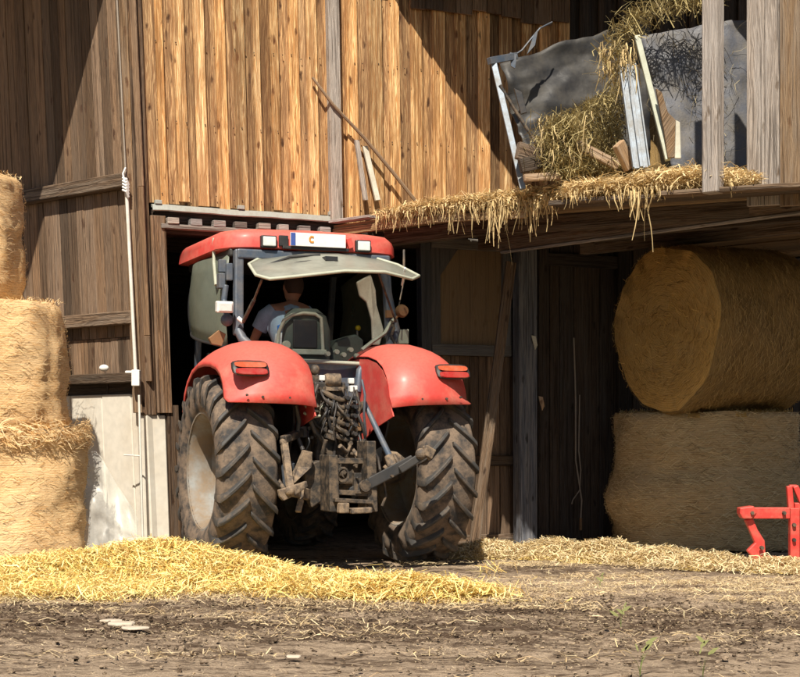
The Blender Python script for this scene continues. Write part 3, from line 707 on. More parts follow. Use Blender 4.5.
# broken timbers in the straw
for k, (p0, p1, w, Y, lab) in enumerate((((576, 144), (618, 166), .09, 14.5, 'broken tan plank end lying in the straw on the loft'), ((517, 150), (541, 158), .16, 14.4, 'short wide wood scrap beside the leaning steel frame'),
        ((520, 166), (545, 160), .13, 14.35, 'greyish wood block on the deck at the foot of the steel frame'), ((524, 178), (560, 176), .07, 14.3, 'flat pale lath along the loft edge'), ((618, 143), (630, 168), .13, 14.25, 'upright rotten wood chunk left of the channel beam'))):
    mb = MB(); mb.beam(at(*p0, Y), at(*p1, Y + .1), .06, w, up=(0, 0, 1)); o = mb.build('wood_scrap', M['tan'] if k in (0, 3, 4) else M['beam'], bevel=.01); tag(o, lab, 'wood scrap', 'broken timbers on the loft')
mb = MB(); mb.prism([at(514, 88, 14.7), at(522, 92, 14.7), at(527, 112, 14.7), at(521, 114, 14.7)], (0, .04, 0)); o = mb.build('dark_bracket', M['black'], rack, bevel=.004); o.matrix_parent_inverse = Matrix.Translation(-rack.location)
# sticks on the front wall
mb = MB()
sp = [FW(ft(312), fz(80, ft(312)), .12), FW(ft(330), fz(108, ft(330)), .17), FW(ft(360), fz(140, ft(360)), .16), FW(ft(385), fz(172, ft(385)), .18), FW(ft(408), fz(203, ft(408)), .2)]
mb.tube(sp, [.014, .017, .019, .021, .02], 7); o = mb.build('wooden_pole', M['tan'], smooth=60); tag(o, 'long crooked stick leaning diagonally across the golden boards', 'stick')
for (x0, y0, x1, y1, w, mt_, lab) in ((355, 142, 359, 203, .05, 'greywood', 'short grey lath standing left of the paler one on the loft corner'), (363, 148, 371, 203, .055, 'cream', 'short pale lath leaning under the crooked stick')):
    mb = MB(); mb.beam(FW(ft(x0), fz(y0, ft(x0)), .1), FW(ft(x1), fz(y1, ft(x1)), .2), w, .03, up=FN); o = mb.build('lath', M[mt_], bevel=.003); tag(o, lab, 'lath', 'laths standing on the loft corner')
mb = MB(); mb.beam(FW(ft(381) , .12, 1.0), FW(ft(382), .12, 1.0) + V((.01, 0, .01)), .01, .01)
# leaning board right of the tractor
mb = MB(); a = at(474, 545, 16.6); b = at(511, 262, 17.0)
mb.beam(V((a.x, a.y, .02)), V((b.x, b.y, b.z)), .115, .04, up=(.3, -1, 0)); o = mb.build('leaning_board', M['beam'], bevel=.006); tag(o, 'long weathered board leaning beside the right rear wheel', 'board')
# cord on the dark wall
mb = MB(); q = lambda px, py: FW(ft(px), fz(py, ft(px)), .06)
mb.tube([q(571, 338), q(573, 400), q(573, 460), q(576, 480), q(579, 500), q(578, 520)], .009, 6); mb.tube([q(577, 395), q(576, 450), q(578, 470), q(577, 490), q(570, 500), q(569, 504)], .007, 6)
o = mb.build('hanging_cord', M['rope'], smooth=60); tag(o, 'thin double cord hanging on the dark planks', 'cord')
mb = MB(); mb.tube([q(578, 518), q(578, 530)], .017, 6); mb.build('cord_toggle', M['brass'], o, smooth=50)
for px, py, sx, lab in ((524, 342, .05, 'pale torn scrap caught on the blue grey post'), (531, 402, .05, 'larger pale splinter beside the blue grey post above the sun line')):
    mb = MB(); c = q(px, py) + FN * .16; mb.prism([c + V((-.03, 0, .06)), c + V((.015, 0, .05)), c + V((.035, 0, -.05)), c + V((.01, 0, -.1))], FN * .012); o = mb.build('torn_scrap', M['cream'] if py < 380 else M['tan']); tag(o, lab, 'scrap')

# ================================================================== BALES
def bale(name, r, h, mat, label, group, seed, loc, rot=(0, 0, 0), colA=None, nst=7000, bulge=0.0, sag=0.0, taper=0.0):
    n, mrow = 96, 26; mb = MB(); rs = []
    prof = []; endmat = M['bale_lit_end'] if 'hay' in label else None; edge = .03 if endmat else .06
    for i in range(mrow + 1):
        u = i / mrow; z = h * u
        e = min(u, 1 - u) * h; rr = r - edge * max(0, 1 - e / .07) ** 2 + bulge * math.exp(-((u - .38) / .16) ** 2) - taper * u
        prof.append((rr, z))
    caps = [(prof[0][0] * k, -.0 - .02 * (1 - k) * 0) for k in (.02, .35, .7)]
    allp = caps + prof + [(prof[-1][0] * k, h + .01) for k in (.7, .35, .02)]
    for (rr, z) in allp:
        ring = []
        for k in range(n):
            a = 2 * PI * k / n
            d = noise.fractal(V((cos(a) * 2.2, sin(a) * 2.2, z * 2.4 + seed)), 1, 2, 5) * .05 + noise.noise(V((cos(a) * 1.1, sin(a) * 1.1, seed + z))) * .055 + noise.noise(V((seed, 2, z * 9))) * .012 + noise.noise(V((seed, cos(a) * .6, z * 26))) * .009
            q = rr + d * min(1, rr / r)
            ring.append(V((q * cos(a), q * sin(a), z + noise.noise(V((q * cos(a) * 3, q * sin(a) * 3, seed))) * .02)))
        rs.append(ring)
    circ = 2 * PI * r; tot = [0]
    for i in range(1, len(allp)): tot.append(tot[-1] + math.hypot(allp[i][0] - allp[i - 1][0], allp[i][1] - allp[i - 1][1]))
    mb.rings(rs, uvs=lambda i, j: [(circ * j / n + seed, tot[i]), (circ * (j + 1) / n + seed, tot[i]), (circ * (j + 1) / n + seed, tot[i + 1]), (circ * j / n + seed, tot[i + 1])])
    o = mb.build(name, mat, smooth=70); o.location = loc; o.rotation_euler = rot
    if endmat:
        o.data.materials.append(endmat)
        for pl_ in o.data.polygons:
            zc_ = pl_.center.z
            if zc_ < .05 and math.hypot(pl_.center.x, pl_.center.y) < r * .95 or zc_ > h - .05 and math.hypot(pl_.center.x, pl_.center.y) < r * .95: pl_.material_index = 1
    tag(o, label, 'straw bale', group)
    # loose stalks lying on the wrap and on both ends
    side = int(nst * .7); a = rng.random(side) * 2 * PI; z = rng.random(side) * h
    ri = np.interp(z / h, [i / mrow for i in range(mrow + 1)], [p[0] for p in prof]) + .012
    dsp = np.array([noise.fractal(V((cos(t) * 2.2, sin(t) * 2.2, zz * 2.4 + seed)), 1, 2, 5) * .05 + noise.noise(V((cos(t) * 1.1, sin(t) * 1.1, seed + zz))) * .055 + noise.noise(V((seed, 2, zz * 9))) * .012 for t, zz in zip(a, z)])
    ri = ri + dsp
    nr = np.stack([np.cos(a), np.sin(a), np.zeros(side)], 1); tg = np.stack([-np.sin(a), np.cos(a), np.zeros(side)], 1)
    cen = nr * ri[:, None]; cen[:, 2] = z
    dr = tg + nr * (rng.normal(0, .10, side))[:, None]; dr[:, 2] += rng.normal(0, .45, side)
    m2 = nst - side; rr = np.sqrt(rng.random(m2)) * r * .94; a2 = rng.random(m2) * 2 * PI; top = rng.random(m2) < .5
    c2 = np.stack([rr * np.cos(a2), rr * np.sin(a2), np.where(top, h + .012, -.012)], 1); up = np.zeros((m2, 3)); up[:, 2] = np.where(top, 1, -1)
    d2 = np.stack([-np.sin(a2), np.cos(a2), np.zeros(m2)], 1) + rng.normal(0, .5, (m2, 3)); d2[:, 2] = rng.normal(0, .55, m2)
    cen = np.concatenate([cen, c2]); dr = np.concatenate([dr, d2]); nr = np.concatenate([nr, up])
    ln = rng.uniform(.04, .13, nst); wd = rng.uniform(.003, .006, nst)
    cc = straw_cols(nst, *colA)
    if endmat: cc[side:] = np.clip(cc[side:] * np.array((1.35, 1.25, 1.0)), 0, 1)  # stalks on the ends brightened to match the painted lit faces
    strands('loose_straw', cen, dr, nr, ln, wd, cc, o, .3)
    return o
gold = ((.95, .66, .33), (.62, .37, .15), (.94, .74, .45))
hay = ((.44, .29, .10), (.2, .125, .045), (.50, .36, .16))
bale('round_bale', .84, 1.22, M['bale_gold'], 'sunlit round straw bale at the bottom of the left stack', 'round straw bales stacked on the left', 3.1, (-3.82, 15.1, -.02), colA=gold, nst=3600, bulge=.0, taper=.06)
bale('round_bale', .78, 1.20, M['bale_gold'], 'sunlit round straw bale in the middle of the left stack', 'round straw bales stacked on the left', 7.7, (-3.96, 15.15, 1.27), (rad(1), rad(-1.5), 1), colA=gold, nst=3600, taper=.1)
bale('round_bale', .76, 1.20, M['bale_gold'], 'round straw bale topmost of the left stack, cut by the picture edge', 'round straw bales stacked on the left', 12.3, (-4.40, 15.2, 2.49), (0, rad(-1), 2), colA=gold, nst=3000, taper=.05)
bale('round_bale', .98, 1.44, M['bale_wrap'], 'shaded round hay bale standing upright under the lying bale', 'round hay bales in the bay', 21.5, (3.32, 17.12, 0), (0, 0, .6), colA=((.66, .51, .27), (.36, .26, .12), (.70, .59, .36)), nst=11000, bulge=.11)
bd = V((.87, .49, 0)).normalized()
ub = bale('round_bale', .865, 1.5, M['bale_hay'], 'round hay bale lying on its side with its end face showing', 'round hay bales in the bay', 33.3, (2.72, 16.25, 2.31), (0, 0, 0), colA=hay, nst=11000)
ub.rotation_mode = 'QUATERNION'; ub.rotation_quaternion = bd.to_track_quat('Z', 'X')
# crumpled straw collar between the two lower left bales
def collar(cx, cy, z, r, n, h=.16):
    a = rng.uniform(-PI, PI * .25, n); zz = z + rng.normal(0, h * .5, n); rr = r + rng.random(n) * .07
    cen = np.stack([cx + rr * np.cos(a), cy + rr * np.sin(a), zz], 1); nr = np.stack([np.cos(a), np.sin(a), np.zeros(n)], 1)
    dr = np.stack([-np.sin(a), np.cos(a), rng.normal(-.3, .7, n)], 1) + nr * rng.normal(0, .35, n)[:, None]
    return cen, dr, nr
cen, dr, nr = collar(-3.82, 15.1, 1.2, .77, 1500, .11)
o = strands('straw_tuft', cen, dr, nr, rng.uniform(.08, .2, len(cen)), rng.uniform(.005, .009, len(cen)), straw_cols(len(cen), *gold), bend=.5); tag(o, 'loose straw bulging between the stacked left bales', 'loose straw', kind='stuff')

# ================================================================== STRAW
def scatter(name, n, fn, cols, label, lmin=.05, lmax=.16, w=(.004, .008), layer=.05, tilt=.35, cat='straw'):
    pts = []
    while len(pts) < n:
        q = fn()
        if q is not None: pts.append(q)
    p = np.array(pts); a = rng.random(n) * 2 * PI
    dr = np.stack([np.cos(a), np.sin(a), rng.normal(0, tilt, n)], 1); nr = np.tile([0, 0, 1.0], (n, 1)) + rng.normal(0, .3, (n, 3))
    p[:, 2] += rng.random(n) * layer
    o = strands(name, p, dr, nr, rng.uniform(lmin, lmax, n), rng.uniform(*w, n), cols, bend=.45); tag(o, label, cat, kind='stuff'); return o
def heap_mesh(name, hf, x0, x1, y0, y1, step, mat, thr=.015):
    gx = np.arange(x0, x1, step); gy = np.arange(y0, y1, step); mb = MB()
    vs = []; 
    for y in gy:
        for x in gx:
            h = hf(x, y); vs.append(V((x, y, h * (1 + .25 * noise.noise(V((x * 7, y * 7, 2)))) + .02 * noise.noise(V((x * 20, y * 20, 0))) - thr)))
    mb.v = vs; nx = len(gx)
    for j in range(len(gy) - 1):
        for i in range(nx - 1):
            mb.face([j * nx + i, j * nx + i + 1, (j + 1) * nx + i + 1, (j + 1) * nx + i], [(gx[i], gy[j]), (gx[i + 1], gy[j]), (gx[i + 1], gy[j + 1]), (gx[i], gy[j + 1])])
    return mb.build(name, mat, smooth=80)
yel = ((.95, .68, .22), (.62, .40, .13), (.96, .82, .42))
def heap_pt():
    x = random.uniform(-5.2, 1.3); y = random.uniform(10.9, 13.9); h = heap_h(x, y)
    if random.random() < min(1, max(0, (h - .008) / .06 + .35 * noise.noise(V((x * 3, y * 5, 1))))): return (x, y, max(0, h - .02))
bm_ = bale_mat('heaped straw', (.90, .68, .24), (.6, .4, .12), (.92, .76, .38)); M['heap'] = bm_
h1 = heap_mesh('straw_heap', heap_h, -6, 1.7, 10.9, 14.3, .05, bm_, .045); tag(h1, 'long bright yellow straw heap in front of the tractor', 'straw heap', kind='stuff')
n = 44000; o = scatter('heap_stalks', n, heap_pt, straw_cols(n, *yel, bright=1.08), 'bright yellow loose stalks on the long straw heap', .06, .24, (.004, .011), .06, .4)
RID = [(.55, 15.75, .07), (.9, 15.6, .13), (1.5, 15.45, .16), (2.0, 15.2, .17), (2.45, 14.8, .12), (2.8, 14.35, .1), (3.3, 13.9, .09), (3.9, 13.5, .08)]
def ridge_h(x, y):
    best = 0
    for (a, b, h) in RID:
        best = max(best, h * math.exp(-((x - a) / .4) ** 2 - ((y - b) / .28) ** 2))
    return best
def ridge_pt():
    a, b, h = random.choice(RID); x = a + random.gauss(0, .33); y = b + random.gauss(0, .22); hh = ridge_h(x, y)
    if hh > .01: return (x, y, max(0, hh - .02))
h2 = heap_mesh('straw_heap', ridge_h, -.2, 4.8, 12.8, 16.6, .05, bm_, .05); tag(h2, 'low pale straw ridge along the foot of the hay bay', 'straw heap', kind='stuff')
n = 13000; pale = ((.80, .62, .32), (.45, .32, .17), (.90, .78, .52))
scatter('ridge_stalks', n, ridge_pt, straw_cols(n, *pale), 'pale loose stalks on the low straw ridge', .05, .18, (.005, .011), .045, .35)
def yard_pt():
    y = random.triangular(7.2, 15.5, 12.6); x = random.uniform(-.3 * y, .3 * y)
    d = noise.noise(V((x * .8, y * 2.1, 4))) * 1.2 + .5 * noise.noise(V((x * 2.5, y * 6, 9))) + np.interp(y, [7, 10, 11, 12, 12.8, 14.5], [-.22, -.15, .15, .25, -.05, -.1]) - (.55 if 13.2 < y < 15.2 and -1.2 < x < 1.2 else 0)
    if random.random() < .2 + d * 1.3: return (x, y, .006)
n = 9500; scatter('yard_straw', n, yard_pt, straw_cols(n, (.68, .50, .27), (.38, .27, .16), (.74, .6, .38)), 'thin scatter of trodden straw over the yard', .03, .13, (.003, .008), .012, .08)
def mat_pt():
    r = random.random()
    if r < .6: x = random.gauss(2.7, 1.1); y = random.gauss(12.0, .40) + .12 * x
    elif r < .85: x = random.gauss(-2.9, 1.1); y = random.gauss(11.4, .3)
    else: x = random.gauss(1.2, .8); y = random.gauss(14.4, .15)
    if noise.noise(V((x * 1.2, y * 3.5, 7))) < random.uniform(-.1, .2): return None
    if -5.5 < x < 5.5: return (x, y, .006)
n = 5000; scatter('trodden_straw', n, mat_pt, straw_cols(n, (.74, .57, .32), (.42, .31, .18), (.80, .66, .42)), 'flattened straw mats trodden into the dirt', .03, .12, (.003, .007), .018, .06)

def chaff_pt():
    y = random.triangular(7.2, 14, 10); x = random.uniform(-.3 * y, .3 * y)
    if noise.noise(V((x * 1.1, y * 2.6, 14))) > random.uniform(-.35, .25): return (x, y, .004)
n = 9000; scatter('chaff', n, chaff_pt, straw_cols(n, (.60, .45, .27), (.3, .21, .13), (.66, .54, .36)), 'fine broken chaff dusted over the dirt', .008, .035, (.002, .005), .01, .15)
# straw on the loft edge: a ragged mat and hanging stalks
def edge_pt():
    px = random.choice([random.uniform(380, 760), random.uniform(385, 720)]); t = et(px); o = random.uniform(-.55, .10 if px < 565 else .42)
    if o > .1: t = eto(px, o)
    prof = np.interp(px, [380, 420, 470, 530, 560, 620, 650, 690, 730, 760], [.03, .06, .09, .12, .13, .14, .18, .19, .16, .06])
    z = ZD + .01 + prof * random.random() * (1.3 if random.random() < .2 else 1) * (1 - abs(o + .2) * .5)
    q = EW(t, z, o); return (q.x, q.y, q.z)
n = 18000; pl2 = ((.66, .49, .24), (.36, .25, .12), (.74, .6, .36))
scatter('loft_straw', n, edge_pt, straw_cols(n, *pl2, bright=1.25), 'ragged mat of straw along the loft edge', .06, .22, (.005, .011), .03, .3)
def heap2_pt():
    r = random.random()
    if r < .6:
        px = random.uniform(535, 622); u = (px - 535) / 87; Y = random.uniform(14.45, 15.0); top = 150 - 70 * u ** .8; py = random.uniform(top, 172)
        q = at(px, py, Y + .6 * (172 - py) / 80)
    elif r < .85:
        px = random.gauss(560, 11); py = random.uniform(118, 175); q = at(px, py, 14.3 + random.random() * .3)
    else:
        u = random.random(); px = np.interp(u, [0, .3, .55, .75, 1], [715, 672, 640, 616, 610]) + random.gauss(0, 7); py = np.interp(u, [0, .3, .55, .75, 1], [-6, 4, 18, 42, 78]) + random.gauss(0, 7)
        q = at(px, py, 14.25 + random.random() * .3)
    return tuple(q)
n = 5200
scatter('stored_straw', n, heap2_pt, straw_cols(n, (.36, .28, .12), (.16, .12, .055), (.50, .41, .2)), 'loose straw heaped between the sheets on the loft, darkened for shade', .08, .3, (.005, .01), .0, .9)  # stalk colours darkened to stand for the shade up here
scatter('caught_straw', 170, sheet_pt, straw_cols(170, (.34, .28, .16), (.16, .13, .08), (.4, .34, .22)), 'old stalks caught on the creased grey sheet', .08, .26, (.003, .006), 0, .9)
# hanging strands: tufts of bent ribbons, several segments each
mbv = MB(); 
def hang(px, py0, ln, Y=None, spread=.03, n=6, col=None):
    for k in range(n):
        t = et(px); base = EW(t, ZD + .03, .04 + random.random() * .05) if Y is None and px < 570 else EW(eto(px, .4), ZD + .02, .38 + random.random() * .05) if Y is None else at(px, py0, Y)
        base = base + V((random.gauss(0, spread), random.gauss(0, spread * .5), random.gauss(0, .02)))
        l = ln * random.uniform(.2, 1.0) * .85; sw = random.uniform(-.35, .35); w = random.uniform(.004, .008); ph = random.random() * 6
        c = np.clip(np.array((.70, .53, .27)) * random.uniform(.6, 1.25), 0, 1); c = (c[0], c[1], c[2], 1); rs = []
        for i in range(6):
            u = i / 5; p = base + V((sw * l * u * .6 + sin(ph + u * 4) * .012, -.03 * sin(u * 3), -l * (u ** 1.1) + .03 * sin(PI * min(1, u * 3))))
            d = V((cos(ph), sin(ph), 0)) * w * (1 - .5 * u); rs.append([p - d, p + d])
        mbv.rings(rs, closed=False, c=c)
for px in np.arange(383, 560, 1.3): hang(px, 0, random.choice([.08, .12, .15, .2, .12, .26]), n=3)
for px, ln, nn in ((388, .2, 16), (402, .28, 20), (415, .2, 12), (432, .18, 14), (455, .35, 10), (470, .36, 8), (482, .3, 8), (498, .5, 26), (506, .74, 7), (512, .35, 20), (530, .42, 16), (537, .58, 5), (545, .3, 14), (553, .22, 10), (641, .60, 12), (636, .32, 18), (648, .25, 12), (600, .1, 8), (580, .1, 8), (690, .12, 8), (574, .16, 16), (590, .12, 14), (608, .15, 14), (622, .22, 16), (660, .16, 14), (676, .1, 10), (732, .14, 12)): hang(px, 0, ln, n=nn, spread=.035)
for k in range(90): hang(random.uniform(602, 635), random.uniform(40, 70), random.uniform(.2, .5), Y=14.2 + random.random() * .3, n=1)
for k in range(40): hang(random.uniform(540, 590), random.uniform(112, 150), random.uniform(.2, .45), Y=14.2 + random.random() * .3, n=1)
o = mbv.build('hanging_straw', M['straw']); tag(o, 'stalks of straw hanging in a fringe from the loft edge', 'straw', kind='stuff')

# ================================================================== TRACTOR
T = empty('tractor', TO, TH); tag(T, 'dusty red farm tractor backing out of the barn doorway, rear window flipped open', 'tractor')
def tp(mb, name, mat, parent=None, **k): return mb.build(name, mat, parent or T, **k)
def make_wheel(R0, W, rimR, lugs, name='wheel'):
    """axis x, outer side -x"""
    hw = W / 2; k = R0 / .875
    w = MB()                                                        # hub and disc
    w.lathe([(.001, -.02), (.10, -.02), (.11, .0), (.13, .05), (.17, .06), (rimR * .62, .08), (rimR * .8, .04), (rimR * .93, .0), (rimR * .93, .03), (rimR * .8, .07), (rimR * .6, .11), (.12, .11), (.001, .11)], (0, 0, 0), 'x', 48)
    for i in range(8):
        a = 2 * PI * i / 8; w.lathe([(.001, -.03), (.018, -.03), (.018, .01), (.001, .01)], (0, cos(a) * .14, sin(a) * .14), 'x', 6)
    wo = w.build(name, M['rim'], smooth=40)
    rm = MB(); e = hw * .86
    rm.lathe([(rimR + .012, -e), (rimR + .014, -e + .012), (rimR - .02, -e + .05), (rimR * .93, -e + .12), (rimR * .9, -.05), (rimR * .93, 0), (rimR * .93, e - .12), (rimR - .02, e - .05), (rimR + .014, e - .012), (rimR + .012, e),
              (rimR + .03, e), (rimR + .03, e - .03), (rimR - .0, e - .06), (rimR * .95, 0), (rimR - .0, -e + .06), (rimR + .03, -e + .03), (rimR + .03, -e)], (0, 0, 0), 'x', 64, closed_prof=True)
    rm.build('rim', M['rim'], wo, smooth=40)
    ty = MB(); r1 = R0 - .05 * k
    prof = [(rimR + .01, -hw * .80), (rimR + .04, -hw * .9), (rimR + .10, -hw * .985), (rimR + .2, -hw * 1.03), (r1 - .09, -hw * 1.01), (r1 - .04, -hw * .96), (r1 - .012, -hw * .85), (r1, -hw * .6), (r1 + .006, -hw * .2)]
    prof = prof + [(r, -a) for r, a in prof[::-1]] + [(rimR + .005, hw * .75), (rimR + .005, -hw * .75)]
    ty.lathe(prof, (0, 0, 0), 'x', 96, closed_prof=True); tyo = ty.build('tyre', M['tyre'], wo, smooth=50)
    lg = MB()
    for i in range(lugs):
        for side in (-1, 1):
            a0 = 2 * PI * (i + (.5 if side > 0 else 0)) / lugs; rs = []
            for s, rb, rt in ((.0, r1 - .01, R0 - .004), (.12, r1 - .01, R0), (.3, r1 - .01, R0), (.55, r1 - .015, R0 - .003), (.8, r1 - .03, R0 - .012), (.95, r1 - .05, R0 - .03), (1.04, r1 - .11, R0 - .075), (1.055, r1 - .17, r1 - .14)):
                s_ = s * hw + .012 if s < 1 else s * hw
                ph = a0 + .30 * (s ** .92); x = side * s_
                wb = .033 * k; wt = .022 * k
                if s == 0: wb *= .8; wt *= .8
                ring = []
                for r, dw in ((rb, wb * 1.15), (rt, wt), (rt, -wt), (rb, -wb * 1.15)):
                    p = ph + dw / R0; ring.append(V((x, r * cos(p), r * sin(p))))
                rs.append(ring)
            lg.rings(rs)
    lo = lg.build('tread_lugs', M['lug'], wo, smooth=30, bevel=.006, seg=1)
    return wo
wl = make_wheel(.875, .52, .51, 22)
def copy_tree(o, parent=None):
    c = o.copy(); C.objects.link(c)
    if parent: c.parent = parent
    for ch in list(o.children): copy_tree(ch, c)
    return c
wl.parent = T; wl.location = (-.945, 0, .868); wl.rotation_euler = (.0, 0, 0)
wr = copy_tree(wl, T); wr.location = (.945, 0, .868); wr.rotation_euler = (.13, 0, 0)
wf = make_wheel(.66, .40, .36, 20); wf.parent = T; wf.location = (-.70, 2.6, .655)
wg = copy_tree(wf, T); wg.location = (.70, 2.6, .655)
wl['label'] = 'muddy left rear wheel with its silver dish showing'

# fenders
PF = [(-.90, 1.46), (-.885, 1.56), (-.85, 1.68), (-.78, 1.80), (-.66, 1.91), (-.48, 1.99), (-.25, 2.035), (0, 2.05), (.25, 2.04), (.5, 1.98), (.72, 1.86), (.88, 1.70), (.97, 1.5)]
def fender(side):
    mb = MB(); rs = []
    us = [.355, .36, .38, .42, .5, .62, .75, .88, .97, 1.04, 1.09, 1.125, 1.14, 1.14]
    for i, u in enumerate(us):
        inn = 0
        if u > .72: inn = .20 * ((u - .72) / .42) ** 2.0
        if u < .62: inn = .12 * ((.62 - u) / .265) ** 2
        row = []
        for k, (y, z) in enumerate(PF):
            a = PF[max(0, k - 1)]; b = PF[min(len(PF) - 1, k + 1)]; ty_, tz = b[0] - a[0], b[1] - a[1]; l = math.hypot(ty_, tz); ny, nz = -tz / l, ty_ / l
            yy = y - ny * inn; zz = z - nz * inn
            if i == len(us) - 1: yy -= ny * .035; zz -= nz * .035
            if k == 0: zz = z; yy = y + inn * .55
            if k == 0: zz += .03 * max(0, (u - .6)) - .10 * max(0, .55 - u) * 1.2
            row.append(V((side * u, yy, zz)))
        rs.append(row)
    mb.rings(rs, closed=False)
    o = tp(mb, 'fender', M['red'], smooth=60); s = o.modifiers.new('solid', 'SOLIDIFY'); s.thickness = .012; s.offset = 0
    # inner side wall of the fender
    w = MB(); P = [V((side * .362, y * .93 + .03, z - .135)) for y, z in PF[1:-1]] + [V((side * .36, .7, 1.2)), V((side * .36, .1, 1.05)), V((side * .36, -.32, 1.24)), V((side * .36, -.84, 1.36))]
    w.prism(P, (side * .012, 0, 0)); w.build('side_wall', M['red'], o)
    u = MB()                                                          # dark liner between fender and axle
    u.prism([V((side * .44, -.45, 1.72)), V((side * .44, .6, 1.72)), V((side * .44, .7, .9)), V((side * .44, -.3, .95)), V((side * .44, -.5, 1.3))], (side * .02, 0, 0)); u.build('liner', M['blackplastic'], o)
    # tail light
    lb = MB(); cx = side * .95; cy = -.84; 
    def tlp(x, z, d): 
        yy = np.interp(z, [p[1] for p in PF[:7]], [p[0] for p in PF[:7]]); return V((x, yy + .02 - d, z))
    def lampslab(x0, x1, z0, z1, d0, d1, mat, nm, par):
        mb = MB(); n_ = 8; pts = []
        for q in range(16):
            a = 2 * PI * q / 16; ex = 4
            ca, sa = cos(a), sin(a); x = (x0 + x1) / 2 + (x1 - x0) / 2 * (abs(ca) ** (2 / ex)) * (1 if ca > 0 else -1); z = (z0 + z1) / 2 + (z1 - z0) / 2 * (abs(sa) ** (2 / ex)) * (1 if sa > 0 else -1); pts.append((x, z))
        rs = [[tlp(x, z, d0) for x, z in pts], [tlp(x, z, d1 * .85) for x, z in pts], [tlp((x - cx) * .93 + cx, (z - 1.77) * .9 + 1.77, d1) for x, z in pts]]
        mb.rings(rs); return mb.build(nm, mat, par, smooth=40)
    lo = lampslab(cx - .162, cx + .162, 1.697, 1.838, 0, .06, M['blackplastic'], 'tail_light', o)
    lampslab(cx - .145, cx + .145, 1.775, 1.825, .045, .078, M['lens_orange'], 'amber_lens', o); lampslab(cx - .145, cx + .145, 1.708, 1.768, .045, .078, M['lens_red'], 'red_lens', o)
    return o
fender(-1); fender(1)

# roof
def rbox(x, y0, y1, z0, z1, r=.12, n=6, ch=.2):
    pts = [(-x, y1), (-x, y0 + ch * 1.2), (-x + ch * .5, y0 + ch * .35), (-x + ch * 1.3, y0 + .03), (0, y0), (x - ch * 1.3, y0 + .03), (x - ch * .5, y0 + ch * .35), (x, y0 + ch * 1.2), (x, y1), (x * .8, y1 + .15), (-x * .8, y1 + .15)]
    return pts
mb = MB(); pts = rbox(.9, .22, 1.9, 0, 0, ch=.22); rs = []
for z, s in ((2.945, .985), (2.955, 1.0), (3.04, .995), (3.09, .975), (3.12, .94), (3.135, .88), (3.14, .6)):
    rs.append([V((x * s, 1.06 + (y - 1.06) * s, z - .015 * (abs(x) / .9) ** 2)) for x, y in pts])
mb.rings(rs); roof = tp(mb, 'roof', M['red'], smooth=50)
mb = MB(); mb.box((0, 1.1, 2.90), (1.62, 1.55, .08)); tp(mb, 'headliner', M['blackplastic'], bevel=.02)
def lamp(parent, p, w, h, d=.07, dr=V((0, -1, 0)), shell='blackplastic'):
    p = V(p); mb = MB(); Q = dr.to_track_quat('Y', 'Z').to_matrix()
    mb.box(p - dr * d * .3, (w, d, h), Q); o = mb.build('work_light', M[shell], parent, bevel=.012, seg=2)
    l = MB(); l.box(p + dr * d * .28, (w * .80, .02, h * .76), Q); l.build('lens', M['lens_clear'], o, bevel=.008); return o
for x in (-.465, .475): lamp(roof, (x, .22, 3.0), .155, .115, .09)
mb = MB(); mb.box((-.62 + .0, .3, 3.0), (.001, .001, .001)) 
# recess around the lamps and the plate
mb = MB(); mb.box((-.32, .225, 3.015), (.09, .03, .10)); mb.box((.0, .225, 2.955), (.66, .03, .03)); tp(mb, 'plate_holder', M['blackplastic'], roof, bevel=.006)
mb = MB(); mb.box((.01, .185, 3.03), (.55, .012, .125)); pl = tp(mb, 'number_plate', M['plate'], roof, bevel=.004)
mb = MB(); mb.box((-.24, .176, 3.03), (.045, .006, .118)); mb.build('blue_band', M['plateblue'], pl)
mb = MB()
for q in range(9):
    a = rad(60 + q * 30); mb.box((-.055 + .022 * cos(a), .1755, 3.035 + .026 * sin(a)), (.014, .006, .014))
mb.build('orange_mark', M['orange'], pl)
mb = MB(); mb.box((.335, .21, 3.02), (.05, .03, .10), Matrix.Rotation(-.3, 3, 'Y')); mb.build('roof_rib', M['red'], roof, bevel=.006)

# cab frame
mb = MB()
mb.beam((-.735, .30, 2.92), (-.755, .24, 2.12), .085, .09, up=(0, 1, 0)); mb.beam((.735, .30, 2.92), (.755, .24, 2.12), .07, .09, up=(0, 1, 0))
mb.beam((-.72, 1.75, 2.92), (-.70, 1.95, 1.5), .06, .07, up=(0, 1, 0)); mb.beam((.72, 1.75, 2.92), (.70, 1.95, 1.5), .06, .07, up=(0, 1, 0))
mb.beam((-.76, .27, 2.88), (.76, .27, 2.88), .07, .09); tp(mb, 'cab_pillar', M['bluegrey'], bevel=.015, split=True)
for s in (-1, 1):                                                   # lower rear window frame sweeps along the fender tops
    mb = MB(); pts = [(s * .755, .22, 2.16), (s * .735, .16, 2.08), (s * .68, .10, 2.02), (s * .58, .06, 1.965), (s * .46, .02, 1.90), (s * .36, .0, 1.80), (s * .33, -.02, 1.6)]
    mb.tube(pts, [.045, .045, .042, .04, .04, .038, .036], 8); tp(mb, 'lower_frame', M['bluegrey'], smooth=60)
mb = MB(); mb.prism([tl(245, 346, .1), tl(280, 352, .1), tl(300, 366, .1), tl(300, 400, .1), tl(366, 400, .1), tl(366, 362, .1), tl(345, 362, .1), tl(310, 361, .1), tl(290, 352, .1), tl(262, 344, .1)], (0, .04, 0))
mb.box((-.0, .5, 1.6), (.68, .7, .5)); tp(mb, 'rear_panel', M['bluegrey'], bevel=.006)
mb = MB(); mb.box((0, 1.1, 1.45), (1.35, 1.8, .1)); mb.box((0, 1.95, 1.75), (1.2, .08, .6)); tp(mb, 'cab_floor', M['blackplastic'], bevel=.02, split=True)
